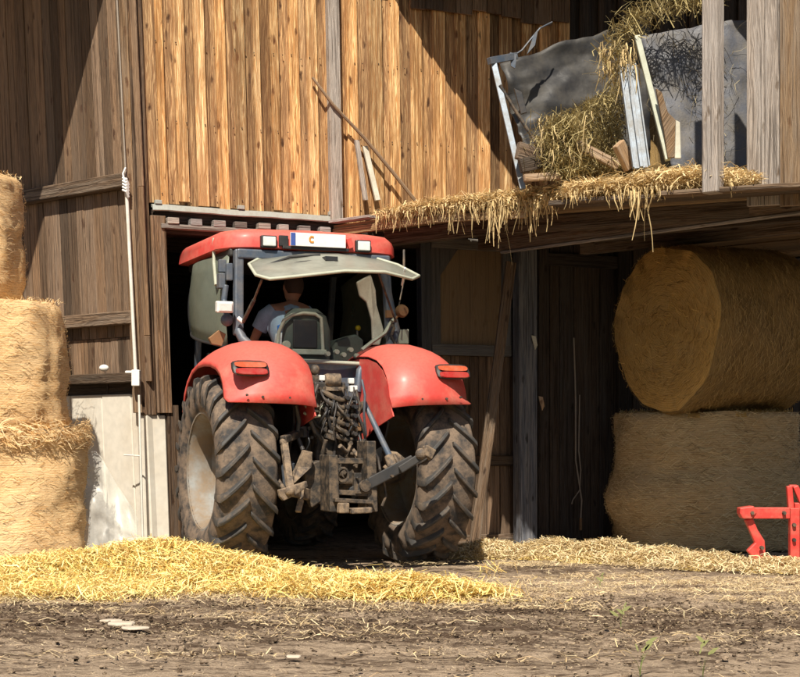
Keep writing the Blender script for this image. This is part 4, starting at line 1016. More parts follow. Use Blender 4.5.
# window sill rail with wires
mb = MB(); mb.tube([tl(296, 361, .04), tl(330, 362, .02), tl(362, 364, .04)], .022, 8); tp(mb, 'sill_rail', M['greengrey'], smooth=50)
mb = MB(); mb.box(tl(300, 368, -.0), (.075, .01, .055)); tp(mb, 'yellow_sticker', M['yellow'])
# side glass, bowed outwards
mb = MB(); rs = []
for i in range(9):
    u = i / 8; y = .38 + 1.35 * u; x = -.80 - .12 * sin(PI * u); row = []
    for j in range(7):
        v = j / 6; z = 2.02 + .86 * v; zz = z + (.22 * u * (1 - v)); yy = y + .05 * (1 - v)
        if u > .8: zz -= .12 * v * (u - .8) / .2
        row.append(V((x - .03 * sin(PI * v), yy, zz)))
    rs.append(row)
mb.rings(rs, closed=False); sg = tp(mb, 'side_window', M['glass_side'], smooth=80); sm = sg.modifiers.new('s', 'SOLIDIFY'); sm.thickness = .006
mb = MB(); mb.tube([rs[-1][j] for j in range(7)], .016, 6); mb.tube([r[0] for r in rs], .014, 6); mb.build('window_seal', M['blackplastic'], sg, smooth=60)
mb = MB(); mb.rings([[V((-p.x, p.y, p.z)) for p in r] for r in rs], closed=False); s2 = tp(mb, 'side_window', M['glass_side'], smooth=80); sm = s2.modifiers.new('s', 'SOLIDIFY'); sm.thickness = .006
# rear hatch glass, flipped up
hin0, hin1 = tl(266, 255, .27), tl(372, 259, .27)
cl = [tl(249, 264, .1), tl(258, 259, .25), tl(300, 252, .30), tl(340, 252, .30), tl(372, 257, .28), tl(398, 265, .1), tl(419, 276, -.3), tl(412, 279, -.42), tl(385, 272, -.5), tl(345, 271, -.52), tl(300, 276, -.52), tl(270, 279, -.48), tl(256, 275, -.3)]
cen = V((0, 0, 0))
for p in cl: cen += p
cen /= len(cl); cen.z += .03
mb = MB(); b = 0; mb.v = [V(p) for p in cl] + [cen.lerp(p, .55) + V((0, 0, .015)) for p in cl] + [cen]
nn = len(cl)
for i in range(nn):
    j = (i + 1) % nn; mb.face([i, j, nn + j, nn + i]); mb.face([nn + i, nn + j, 2 * nn])
hg = tp(mb, 'rear_window', M['glass_hatch'], smooth=80); sm = hg.modifiers.new('s', 'SOLIDIFY'); sm.thickness = .008
mb = MB(); mb.tube(cl + [cl[0]], .015, 8); mb.build('window_frame', M['greengrey'], hg, smooth=60)
mb = MB(); mb.tube([tl(268, 265, .05), tl(290, 257, .1), tl(320, 255, .12)], .014, 6); mb.tube([tl(272, 268, -.05), tl(300, 262, .0), tl(335, 259, .05)], .010, 6); mb.box(tl(330, 259, .0), (.12, .1, .04)); mb.box(tl(296, 262, .1), (.07, .06, .035)); mb.build('wiper', M['blackplastic'], hg, smooth=40, split=True)
mb = MB(); mb.tube([tl(262, 279, -.35), tl(254, 300, -.1), tl(243, 322, .12)], .011, 8); mb.tube([tl(254, 300, -.1), tl(243, 322, .12)], .018, 8); mb.tube([tl(378, 272, -.3), tl(388, 300, 0), tl(396, 322, .12)], .011, 8); mb.build('gas_strut', M['greaseiron'], hg, smooth=60, split=True)
mb = MB(); mb.tube([tl(243, 322, .12), tl(238, 318, .15)], .02, 8); mb.tube([tl(405, 268, -.2), tl(402, 285, 0)], .01, 6); mb.build('latch', M['white'], hg, smooth=60, split=True)
# cream trim on the right rear pillar
mb = MB(); mb.prism([tl(357, 282, .32), tl(371, 274, .32), tl(376, 290, .32), tl(377, 305, .32), tl(384, 330, .30), tl(380, 345, .28), tl(373, 345, .28), tl(372, 320, .3), tl(367, 302, .32), tl(360, 296, .32)], (0, .04, 0)); tp(mb, 'pillar_trim', M['cream'], bevel=.012)
mb = MB(); mb.tube([tl(384, 270, .28), tl(387, 290, .27), tl(391, 310, .26), tl(396, 330, .24), tl(392, 345, .2), tl(375, 358, .12), tl(368, 375, .05), tl(366, 410, .0)], .045, 8); tp(mb, 'right_pillar_curve', M['bluegrey'], smooth=60)
mb = MB(); mb.tube([tl(362, 350, .1), tl(372, 342, .12), tl(385, 333, .16), tl(394, 318, .2)], .02, 6); tp(mb, 'cable_loom', M['greengrey'], smooth=60)
# left pillar fittings
mb = MB(); mb.tube([tl(214, 238, .62), tl(214, 262, .62), tl(216, 285, .5)], .017, 8); tp(mb, 'grab_rail', M['greengrey'], smooth=60)
mb = MB(); mb.box(tl(222, 266, .35), (.07, .06, .12)); mb.box(tl(221, 281, .35), (.06, .1, .14)); mb.box(tl(229, 272, .3), (.06, .06, .16)); mb.tube([tl(226, 285, .3), tl(224, 300, .3), tl(227, 318, .25)], .03, 8); mb.ball(tl(227, 320, .25), .06); tp(mb, 'pillar_bracket', M['bluegrey'], bevel=.008, split=True)
lamp(T, tl(225, 307, .12), .155, .105, .08, V((0, -1, -.1)).normalized(), 'white')
mb = MB(); mb.prism([tl(209, 338, .3), tl(219, 330, .3), tl(226, 334, .3), tl(222, 346, .3), tl(212, 344, .3)], (0, .05, 0)); tp(mb, 'orange_bracket', M['brass'], bevel=.004)
mb = MB(); mb.lathe([(.001, -.05), (.05, -.045), (.065, 0), (.055, .05), (.001, .055)], tl(402, 311, .2), 'y', 16); mb.tube([tl(402, 311, .2), tl(396, 318, .22), tl(392, 322, .22)], .012, 6); mb.box(tl(389, 314, .2), (.06, .05, .07)); tp(mb, 'work_light', M['brass'], smooth=50)
mb = MB(); mb.tube([tl(391, 320, .2), tl(394, 328, .12), tl(391, 336, .12), tl(396, 345, .1)], .016, 6); mb.tube([tl(404, 250, .6), tl(404, 280, .5)], .013, 6); mb.tube([tl(404, 280, .5), tl(398, 310, .3)], .008, 6); tp(mb, 'bracket', M['greaseiron'], smooth=60)
mb = MB(); mb.prism([tl(392, 330, .5), tl(409, 329, .5), tl(409, 344, .5), tl(394, 344, .5)], (0, .03, 0)); tp(mb, 'side_mirror', M['greengrey'], bevel=.01)
# seat
seat = MB(); rs = []
for z, w, y in ((1.66, .24, .42), (1.8, .25, .38), (2.0, .26, .36), (2.2, .25, .36), (2.33, .22, .38), (2.40, .14, .42)):
    rs.append([V((-.05 + w * cos(a) * (1 if abs(cos(a)) < .7 else .95), y + .07 * sin(a), z)) for a in np.linspace(0, 2 * PI, 20, endpoint=False)])
seat.rings(rs); seat.box((-.05, .66, 1.66), (.5, .5, .12)); so = tp(seat, 'seat', M['padgrey'], smooth=50)
mb = MB(); arc = [tl(277, 348, .29), tl(279, 332, .29), tl(284, 320, .29), tl(292, 315, .29), tl(303, 313, .29), tl(315, 314, .29), tl(321, 318, .29), tl(322, 330, .29), tl(323, 350, .29)]
mb.tube(arc, .018, 8); mb.build('seat_frame', M['greengrey'], so, smooth=60)
mb = MB(); mb.box(tl(305, 334, .285), (.24, .02, .27)); mb.build('seat_back_panel', M['blackplastic'], so, bevel=.02)
mb = MB(); mb.box(tl(309, 352, .26), (.34, .04, .05)); mb.lathe([(.001, -.03), (.04, -.03), (.04, .02), (.001, .02)], tl(286, 345, .25), 'y', 14); mb.build('seat_base', M['greengrey'], so, bevel=.006)
# controls
mb = MB(); mb.tube([tl(357, 330, .7), tl(358, 345, .6)], .012, 6); lv = tp(mb, 'lever', M['black'], smooth=50)
mb = MB(); mb.ball(tl(358, 328, .7), .028); mb.build('lever_knob', M['yellow'], lv, smooth=60)
mb = MB(); mb.prism([tl(330, 352, .5), tl(338, 340, .5), tl(356, 334, .5), tl(364, 340, .5), tl(364, 362, .5), tl(332, 362, .5)], (0, .3, 0)); tp(mb, 'side_console', M['padgrey'], bevel=.02)
mb = MB(); mb.tube([V((-.2, 1.4, 1.55)), V((-.15, 1.25, 2.1))], .04, 8); st = []
for k in range(20):
    a = 2 * PI * k / 20; st.append(V((-.15 + .2 * cos(a), 1.22 + .17 * sin(a), 2.13 + .08 * sin(a))))
mb.tube(st + [st[0]], .015, 6); tp(mb, 'steering_wheel', M['blackplastic'], smooth=60)
for k, (x, y) in enumerate(((336, 352), (343, 355), (350, 350), (327, 354), (356, 356))):
    mb = MB(); mb.lathe([(.001, -.04), (.022, -.04), (.026, 0), (.02, .03), (.001, .03)], tl(x, y, .12), 'y', 10); tp(mb, 'plug_socket', M['greengrey'], smooth=50)
# body, hood and axle
mb = MB(); mb.box((0, .9, .95), (.56, 2.2, .62)); mb.box((0, 2.6, .95), (.5, 1.6, .5)); tp(mb, 'transmission', M['black'], bevel=.03, split=True)
mb = MB(); mb.lathe([(.001, -.78), (.12, -.78), (.16, -.6), (.2, -.35), (.24, -.25), (.24, .25), (.2, .35), (.16, .6), (.12, .78), (.001, .78)], (0, 0, .875), 'x', 20); mb.beam((-.7, 2.6, .66), (.7, 2.6, .66), .12, .14); tp(mb, 'axle', M['greaseiron'], smooth=40, split=True)
mb = MB(); rs = []
for y, w, z0, z1 in ((2.0, .42, 1.25, 1.95), (2.6, .42, 1.25, 1.9), (3.3, .40, 1.2, 1.78), (3.8, .34, 1.15, 1.6), (3.95, .26, 1.2, 1.5)): rs.append([V((-w, y, z0)), V((w, y, z0)), V((w, y, z1 - .1)), V((w * .75, y, z1)), V((-w * .75, y, z1)), V((-w, y, z1 - .1))])
mb.rings(rs); tp(mb, 'hood', M['red'], bevel=.03, smooth=30)
for s in (-1, 1):
    mb = MB(); mb.box((s * .72, 1.35, 1.0), (.42, .9, .55)); mb.box((s * .78, 1.6, .55), (.2, .4, .03)); mb.box((s * .78, 1.6, .66), (.2, .4, .03)); tp(mb, 'fuel_tank' if s < 0 else 'tool_box', M['blackplastic'], bevel=.05)
# rear housing between the fenders
mb = MB(); mb.box((-.05, -.12, 1.12), (.5, .5, .85)); mb.box((-.05, -.42, 1.0), (.4, .2, .5)); tp(mb, 'rear_housing', M['greaseiron'], bevel=.02)
# hydraulic spool block: stacked curved ribs
hb = MB(); hb.box((-.12, -.45, 1.42), (.3, .14, .5)); hbo = tp(hb, 'spool_valve', M['greaseiron'], bevel=.015)
hb = MB()
for k in range(6):
    x0, y0 = 322 + k * 1.2, 391 + k * 8
    hb.tube([tl(x0, y0, -.56), tl(x0 + 9, y0 + 5, -.62), tl(x0 + 18, y0 + 9, -.63), tl(x0 + 29, y0 + 8, -.58)], [.022, .024, .022, .018], 7)
hb.build('valve_slice', M['greaseiron'], hbo, smooth=50, split=True)
hb = MB()
for k in range(5):
    for j in range(2):
        p = tl(346 + j * 8, 398 + k * 9, -.62 - .02 * j); hb.lathe([(.001, -.05), (.018, -.05), (.022, -.02), (.022, .03), (.001, .03)], p, 'y', 10)
hb.build('coupler', M['black'], hbo, smooth=45, split=True)
hb = MB(); hb.lathe([(.001, -.08), (.05, -.08), (.06, -.05), (.062, .06), (.001, .07)], tl(333, 380, -.5), 'x', 14); hb.box(tl(333, 389, -.55), (.17, .1, .035)); hb.build('top_link_bracket', M['tanrust'], hbo, smooth=40)
hb = MB(); hb.box(tl(351, 381, -.55), (.05, .05, .05)); hb.box(tl(353, 389, -.55), (.07, .06, .06)); hb.box(tl(322, 378, -.5), (.05, .04, .05)); hb.box(tl(316, 374, -.45), (.03, .04, .03)); hb.build('white_fitting', M['white'], hbo, bevel=.008, split=True)
hb = MB(); hb.ball(tl(315, 370, -.45), (.045, .045, .05)); hb.box(tl(315, 382, -.45), (.09, .06, .12)); hb.box(tl(317, 392, -.45), (.10, .05, .03)); hb.tube([tl(320, 395, -.45), tl(318, 412, -.45), tl(322, 430, -.45)], .022, 8); hb.build('trailer_socket', M['greaseiron'], hbo, smooth=40)
hb = MB(); hb.box(tl(354, 427, -.6), (.12, .07, .075)); tp(hb, 'brass_block', M['brass'], bevel=.008)
# hoses
for pts, r, mt_ in (([(318, 385), (312, 400), (308, 412), (316, 425), (325, 432)], .018, 'black'), ([(330, 395), (326, 410), (330, 425), (336, 440), (334, 455)], .017, 'black'), ([(338, 398), (340, 415), (336, 430), (341, 444)], .015, 'greaseiron'),
        ([(356, 390), (360, 405), (358, 420), (361, 440), (357, 452)], .014, 'greaseiron'), ([(305, 405), (310, 411), (318, 411), (322, 405)], .013, 'greengrey'), ([(304, 413), (312, 417), (320, 416)], .013, 'greengrey'), ([(310, 420), (315, 432), (322, 440), (325, 452)], .02, 'greaseiron'),
        ([(345, 436), (350, 446), (346, 456), (352, 462)], .016, 'tanrust'), ([(362, 380), (365, 395), (364, 415), (366, 435)], .012, 'bluegrey'), ([(300, 442), (304, 455), (312, 462), (308, 476)], .014, 'black')):
    mb = MB(); mb.tube([tl(x, y, -.58 - .05 * sin(i * 1.3)) for i, (x, y) in enumerate(pts)], r, 7); tp(mb, 'hose', M[mt_], smooth=60)
for k in range(26):
    x = random.uniform(308, 364); y = random.uniform(388, 466); p = tl(x, y, -.56 - random.random() * .06)
    if k == 0: cm = MB()
    if random.random() < .5: cm.box(p, (random.uniform(.02, .06), .05, random.uniform(.02, .05)), Matrix.Rotation(random.random() * 2, 3, 'Y'))
    else: cm.lathe([(.001, -.03), (random.uniform(.012, .024), -.03), (.018, .03), (.001, .03)], p, 'y', 8)
tp(cm, 'hydraulic_fitting', M['greaseiron'], bevel=.004, split=True)
for pts, r, mt_ in (([(296, 405), (299, 420), (297, 436), (303, 450)], .022, 'black'), ([(326, 440), (322, 455), (326, 470), (320, 486)], .02, 'greaseiron'), ([(340, 446), (346, 452), (352, 449), (358, 456)], .022, 'tanrust'), ([(312, 462), (318, 470), (316, 484), (322, 500)], .018, 'greaseiron'),
        ([(300, 398), (306, 396), (313, 400), (318, 408)], .02, 'greaseiron'), ([(364, 440), (372, 446), (378, 458), (380, 470)], .014, 'black'), ([(308, 478), (314, 490), (312, 502)], .02, 'black')):
    mb = MB(); mb.tube([tl(x, y, -.62 - .04 * cos(i * 1.7)) for i, (x, y) in enumerate(pts)], r, 7); tp(mb, 'hose', M[mt_], smooth=60)
mb = MB(); mb.prism([tl(304, 466, -.7), tl(320, 460, -.7), tl(326, 474, -.7), tl(324, 500, -.7), tl(312, 508, -.7), tl(306, 490, -.7)], (0, .1, 0)); tp(mb, 'link_bracket', M['greaseiron'], bevel=.012)
mb = MB(); mb.lathe([(.001, -.05), (.05, -.05), (.055, .04), (.03, .06), (.001, .06)], tl(302, 432, -.5), 'y', 14); tp(mb, 'trailer_socket', M['black'], smooth=45)
for k in range(16):
    x0 = random.uniform(306, 362); y0 = random.uniform(384, 430); x1 = x0 + random.uniform(-18, 18); y1 = y0 + random.uniform(20, 55)
    x1 = min(max(x1, 300), 366); d0 = -.5 - random.random() * .08; mb = MB()
    pts_ = [tl(x0, y0, d0), tl(x0 + random.uniform(-6, 6), y0 + 6, d0 - .1), tl((x0 + x1) / 2 + random.uniform(-8, 8), (y0 + y1) / 2, d0 - .15), tl(x1, y1 - 5, d0 - .08), tl(x1, y1, d0)]
    mb.tube(pts_, random.uniform(.008, .015), 7); ho = tp(mb, 'hose', M[random.choice(['black', 'black', 'greaseiron', 'blackplastic'])], smooth=60); ho.modifiers.new('sub', 'SUBSURF').levels = 1
    mb = MB(); mb.lathe([(.001, -.025), (.017, -.025), (.017, .025), (.001, .025)], pts_[0], 'y', 8); mb.build('hose_end', M['brightsteel'] if k % 4 == 0 else M['greaseiron'], ho, smooth=40)
# pick-up hitch frame
hf = MB()
for px in (334, 372): hf.prism([tl(px - 5, 441 if px > 350 else 455, -.95), tl(px + 4, 441 if px > 350 else 455, -.95), tl(px + 6, 512, -.95), tl(px - 4, 512, -.95)], (0, .26, 0))
hfo = tp(hf, 'hitch_frame', M['greaseiron'], bevel=.008)
hf = MB()
for y0, y1, h_, d in ((461, 461, .05, -.8), (492, 494, .045, -.9), (500, 502, .035, -.98)): hf.beam(tl(334, y0, d), tl(372, y1, d), .08, h_)
hf.build('cross_bar', M['greaseiron'], hfo, bevel=.006, split=True)
hf = MB(); hf.beam(tl(338, 508, -1.02), tl(348, 508, -1.02), .08, .09); hf.beam(tl(350, 511, -1.02), tl(371, 510, -1.02), .08, .05); hf.build('hitch_jaw', M['tanrust'], hfo, bevel=.01, split=True)
hf = MB(); hf.lathe([(.001, -.15), (.02, -.15), (.02, -.06), (.035, -.06), (.045, 0), (.001, .0)], tl(343, 474, -.75), 'y', 14); rg = []
for k in range(14):
    a = 2 * PI * k / 14; p = tl(343, 475, -.92); rg.append(p + V((.05 * cos(a), 0, .06 * sin(a))))
hf.tube(rg + [rg[0]], .012, 6); hf.build('pto_shaft', M['greaseiron'], hfo, smooth=40)
hf = MB(); hf.box(tl(357, 482, -.88), (.07, .05, .16)); hf.lathe([(.001, -.02), (.012, -.02), (.012, .02), (.001, .02)], tl(357, 478, -.92), 'y', 8); hf.box(tl(362, 492, -.93), (.14, .05, .03)); hf.build('hook', M['greaseiron'], hfo, bevel=.006)
# left lift arm and lower link
mb = MB(); mb.beam(tl(284, 442, -.72), tl(290, 487, -1.0), .055, .05, up=(0, 1, 0)); mb.ball(tl(284, 442, -.72), .04); mb.ball(tl(290, 487, -1.0), .035); tp(mb, 'lift_rod', M['tanrust'], smooth=45)
mb = MB(); mb.prism([tl(304, 450, -.8), tl(313, 452, -.8), tl(312, 468, -.8), tl(300, 478, -.8), tl(293, 486, -.9), tl(290, 481, -.9), tl(298, 466, -.8)], (0, .07, 0)); tp(mb, 'lift_bracket', M['tanrust'], bevel=.01)
mb = MB(); mb.beam(tl(328, 500, -.25), tl(290, 490, -1.02), .06, .10); lk = tp(mb, 'lower_link', M['tanrust'], bevel=.012)
mb = MB(); mb.prism([tl(307, 481, -1.02), tl(290, 487, -1.1), tl(279, 490, -1.15), tl(280, 497, -1.15), tl(284, 501, -1.15), tl(296, 495, -1.1), tl(308, 487, -1.02)], (0, .06, 0)); mb.ball(tl(290, 491, -1.14), .045); mb.build('link_hook', M['tanrust'], lk, bevel=.008)
mb = MB(); mb.lathe([(.001, -.10), (.045, -.10), (.06, -.06), (.062, .10), (.04, .12), (.001, .12)], tl(288, 475, -.55), 'z', 16); tp(mb, 'lift_cylinder', M['bluegrey'], smooth=40)
mb = MB(); mb.beam(tl(301, 500, -.9), tl(298, 512, -.95), .05, .03); mb.beam(tl(302, 485, -.85), tl(300, 505, -.9), .04, .03, up=(0, 1, 0)); mb.tube([tl(275, 470, -.6), tl(278, 480, -.7), tl(284, 489, -.9)], .02, 6); tp(mb, 'stabiliser', M['tanrust'], bevel=.005)
mb = MB(); mb.beam(tl(318, 425, -.3), tl(283, 440, -.74), .07, .07); mb.beam(tl(345, 420, -.3), tl(366, 404, -.52), .07, .07); tp(mb, 'rocker_arm', M['greaseiron'], bevel=.012, split=True)
# bolts along the fender rims
for sd in (-1, 1):
    for x, z in ((.62, 1.515), (.86, 1.52), (1.0, 1.535)):
        mb = MB(); yy = float(np.interp(z, [q[1] for q in PF[:7]], [q[0] for q in PF[:7]])); mb.lathe([(.001, -.012), (.010, -.012), (.012, .01), (.001, .01)], (sd * x, yy + .004, z), 'y', 8); tp(mb, 'bolt', M['greaseiron'])
# right side: long grey lift rod, bracket, swung-out lower link
mb = MB(); mb.tube([tl(364, 402, -.5), tl(378, 432, -.7), tl(391, 459, -.95)], [.022, .027, .028], 10); ro = tp(mb, 'lift_rod', M['bluegrey'], smooth=50)
mb = MB(); mb.tube([tl(389, 456, -.94), tl(394, 470, -1.0)], [.045, .05], 8); mb.tube([tl(394, 455, -.98), tl(400, 466, -1.02), tl(392, 474, -1.02), tl(384, 466, -1.0)], .018, 6); mb.build('rod_fork', M['tanrust'], ro, smooth=45)
mb = MB(); mb.beam(tl(350, 494, -.85), tl(414, 460, -1.12), .045, .10, up=(0, 0, 1)); mb.beam(tl(400, 470, -1.1), tl(428, 452, -1.2), .06, .07); l2 = tp(mb, 'lower_link', M['blackplastic'], bevel=.01)
mb = MB(); mb.ball(tl(421, 454, -1.2), .05); mb.box(tl(428, 452, -1.2), (.10, .08, .09), Matrix.Rotation(.5, 3, 'Y')); mb.tube([tl(424, 446, -1.2), tl(430, 460, -1.2)], .02, 6); mb.build('ball_end', M['tanrust'], l2, bevel=.008)
mb = MB(); mb.lathe([(.001, -.02), (.05, -.02), (.055, .0), (.05, .02), (.001, .02)], tl(365, 486, -.97), 'y', 14); mb.lathe([(.001, -.02), (.012, -.02), (.012, .02), (.001, .02)], tl(392, 476, -1.1), 'y', 10); mb.build('pivot_pin', M['greaseiron'], l2, smooth=40, split=True)
mb = MB(); mb.prism([tl(384, 450, -.62), tl(398, 452, -.62), tl(408, 460, -.62), tl(404, 470, -.62), tl(388, 468, -.62)], (0, .08, 0)); tp(mb, 'axle_flange', M['tanrust'], bevel=.02)
mb = MB(); mb.tube([tl(380, 470, -.9), tl(384, 482, -.9), tl(386, 496, -.9), tl(382, 506, -.9)], .012, 6); tp(mb, 'chain', M['greaseiron'], smooth=50)

# ================================================================== DRIVER
def driver():
    S = V((-.06, .66, 1.80))       # pelvis in tractor space
    J = {}
    v = []; e = []; r = []
    def add(p, rr, par=None):
        v.append(tuple(p)); r.append(rr); i = len(v) - 1
        if par is not None: e.append((par, i))
        return i
    pel = add((-.05, .68, 1.82), .15); sp = add((-.07, .66, 2.0), .145, pel); ch = add((-.10, .70, 2.22), .165, sp); sh = add((-.10, .74, 2.38), .15, ch)
    nk = add((-.06, .79, 2.49), .062, sh); hd0 = add((-.04, .82, 2.56), .075, nk); hd = add((-.03, .83, 2.65), .092, hd0); ht = add((-.03, .82, 2.72), .075, hd)
    nose = add((-.03, .925, 2.63), .018, hd)
    for s in (-1, 1):
        ear = add((-.03 + s * .095, .82, 2.63), .018, hd)
        a = add((-.10 + s * .17, .74, 2.40), .075, sh); a2 = add((-.10 + s * .235, .74, 2.36), .06, a)
        if s < 0: el = (-.42, .86, 2.12); wr = (-.33, 1.08, 2.08); hp = (-.30, 1.15, 2.10)
        else: el = (.20, .92, 2.10); wr = (.06, 1.12, 2.12); hp = (.02, 1.17, 2.14)
        b = add(el, .045, a2); c_ = add(wr, .03, b); h_ = add(hp, .036, c_)
        for k in range(4):
            f1 = V(hp) + V(((k - 1.5) * .021, .045, .01 - abs(k - 1.5) * .004)); f2 = f1 + V((0, .028, -.022)); f3 = f2 + V((0, -.004, -.024))
            i1 = add(f1, .010, h_); i2 = add(f2, .009, i1); add(f3, .008, i2)
        t1 = V(hp) + V((-s * .04, .005, .0)); i1 = add(t1, .011, h_); add(t1 + V((-s * .012, .03, -.012)), .009, i1)
        hpj = add((-.05 + s * .10, .74, 1.78), .095, pel); kn = add((-.05 + s * .17, 1.15, 1.86), .065, hpj); an = add((-.05 + s * .17, 1.42, 1.58), .045, kn); add((-.05 + s * .17, 1.54, 1.545), .035, an)
    me = bpy.data.meshes.new('person'); me.from_pydata(v, e, []); me.materials.append(M['skin'])
    o = bpy.data.objects.new('person', me); C.objects.link(o); o.location = TO; o.rotation_euler = (0, 0, TH)
    sk = o.modifiers.new('skin', 'SKIN')
    for i, q in enumerate(me.skin_vertices[0].data): q.radius = (r[i], r[i]); q.use_root = (i == 0)
    sk.use_smooth_shade = True; sb = o.modifiers.new('sub', 'SUBSURF'); sb.levels = 2; sb.render_levels = 2
    tag(o, 'driver seen from behind leaning left in a pale blue-grey shirt, its sunlit and shaded tones painted on', 'person')
    # shirt: lofted torso shell with sleeves
    mb = MB(); rs = []
    for (x, y, z, a, b) in ((-.05, .67, 1.84, .20, .15), (-.06, .66, 1.95, .195, .15), (-.08, .67, 2.08, .20, .155), (-.10, .69, 2.2, .225, .17), (-.105, .72, 2.30, .245, .17), (-.10, .74, 2.38, .235, .15), (-.09, .76, 2.44, .17, .12), (-.07, .78, 2.475, .085, .085), (-.065, .785, 2.49, .075, .075)):
        rs.append([V((x + a * cos(t) * (1 + .035 * sin(5 * t + z * 16)), y + b * sin(t) * (1 + .05 * sin(4 * t + z * 26) + .03 * sin(9 * t - z * 31)), z)) for t in np.linspace(0, 2 * PI, 28, endpoint=False)])
    mb.rings(rs, cap=False)
    mb.tube([(-.25, .74, 2.38), (-.33, .75, 2.33), (-.385, .79, 2.22)], [.10, .095, .08], 14); mb.tube([(.05, .74, 2.38), (.12, .76, 2.33), (.17, .84, 2.22)], [.10, .09, .075], 14)
    sh = mb.build('shirt', M['shirt_shade'], o, smooth=80)
    pn = MB()                                                        # sunlight on the back painted as pale patches that follow the shirt
    def back(x, z, d=.006):
        a = np.interp(z, [1.84, 2.08, 2.2, 2.3, 2.38, 2.44], [.20, .20, .225, .245, .235, .17]); b = np.interp(z, [1.84, 2.08, 2.2, 2.3, 2.38, 2.44], [.15, .155, .17, .17, .15, .12]); cx = np.interp(z, [1.84, 2.2, 2.44], [-.05, -.10, -.09]); cy = np.interp(z, [1.84, 2.2, 2.44], [.67, .69, .76])
        u = max(-.98, min(.98, (x - cx) / a)); return V((x, cy - b * math.sqrt(1 - u * u) * 1.045 - d, z))
    def patch(x0, x1, z0, z1, sl, nm, m):
        q = MB(); rr = []
        for i in range(11):
            u = i / 10; row = []
            for j in range(7): 
                w = j / 6; x = x0 + (x1 - x0) * u; row.append(back(x, z0 + (z1 - z0) * w + sl * (u - .5)))
            rr.append(row)
        q.rings(rr, closed=False); oo = q.build(nm, m, o, smooth=80); s_ = oo.modifiers.new('s', 'SOLIDIFY'); s_.thickness = .006
    patch(-.28, .10, 1.86, 2.2, .06, 'sunlit_patch', M['shirt']); patch(-.02, .115, 2.26, 2.375, -.02, 'sunlit_shoulder', M['shirt']); patch(-.27, -.17, 2.21, 2.27, .05, 'blue_panel', M['shirt_blue'])
    hr = MB(); rs = []
    for z, a, dy in ((2.58, .07, -.04), (2.62, .09, -.02), (2.67, .098, -.005), (2.72, .09, 0), (2.76, .065, 0), (2.785, .02, 0)): rs.append([V((-.03 + a * cos(t), .80 + dy + a * 1.05 * sin(t), z)) for t in np.linspace(0, 2 * PI, 20, endpoint=False)])
    hr.rings(rs); hr.build('hair', M['hair'], o, smooth=80)
    tr = MB()
    for s in (-1, 1): tr.tube([(-.05 + s * .09, .68, 1.80), (-.05 + s * .12, .9, 1.84), (-.05 + s * .17, 1.15, 1.87), (-.05 + s * .17, 1.40, 1.62)], [.12, .10, .08, .06], 12)
    tr.build('trousers', M['trousers'], o, smooth=80)
driver()

# ================================================================== RED IMPLEMENT at the right edge
imp = empty('red_implement', at(785, 562, 14.1)); tag(imp, 'red steel implement frame standing in the straw at the right edge', 'farm implement')
def ip(mb, name, **k):
    return mb.build(name, M['redold'], imp, inv=imp.location, **k)
Yi = 14.1
mb = MB(); mb.beam(at(746, 513, Yi), at(789, 513, Yi), .088, .10); ip(mb, 'top_bar', bevel=.008)
mb = MB(); mb.prism([at(740, 508, Yi - .06), at(754, 506, Yi - .06), at(757, 513, Yi - .06), at(752, 519, Yi - .06), at(743, 519, Yi - .06), at(740, 514, Yi - .06)], (0, .14, 0)); ip(mb, 'bar_end', bevel=.01)
mb = MB(); mb.prism([at(745, 520, Yi), at(753, 518, Yi), at(758, 530, Yi), at(765, 541, Yi), at(766, 556, Yi), at(753, 558, Yi), at(747, 551, Yi), at(755, 543, Yi)], (0, .07, 0)); ip(mb, 'curved_leg', bevel=.012)
mb = MB(); mb.beam(at(752, 560, Yi - .02), at(788, 562, Yi - .02), .09, .085); ip(mb, 'foot', bevel=.008)
mb = MB(); mb.beam(at(794, 565, Yi), at(794, 508, Yi), .085, .09, up=(0, 1, 0)); mb.beam(at(788, 562, Yi + .3), at(830, 562, Yi + .3), .08, .08); mb.beam(at(830, 565, Yi), at(832, 505, Yi), .085, .09, up=(0, 1, 0)); ip(mb, 'upright', bevel=.008, split=True)
mb = MB(); mb.beam(at(791, 512, Yi), at(789, 486, Yi), .05, .06, up=(0, 1, 0)); mb.beam(at(789, 487, Yi + .05), at(797, 487, Yi + .05), .05, .04); mb.beam(at(795, 486, Yi), at(806, 512, Yi), .05, .06, up=(0, 1, 0)); mb.beam(at(794, 507, Yi+.02), at(835, 505, Yi+.02), .07, .075); ip(mb, 'headstock', bevel=.008, split=True)

for x, y in ((752, 513), (784, 513), (762, 548), (772, 561), (794, 540), (794, 525)):
    mb = MB(); mb.lathe([(.001, -.03), (.016, -.03), (.02, .02), (.001, .02)], at(x, y, Yi - .05), 'y', 8); o = mb.build('bolt', M['greaseiron'], imp, inv=imp.location)
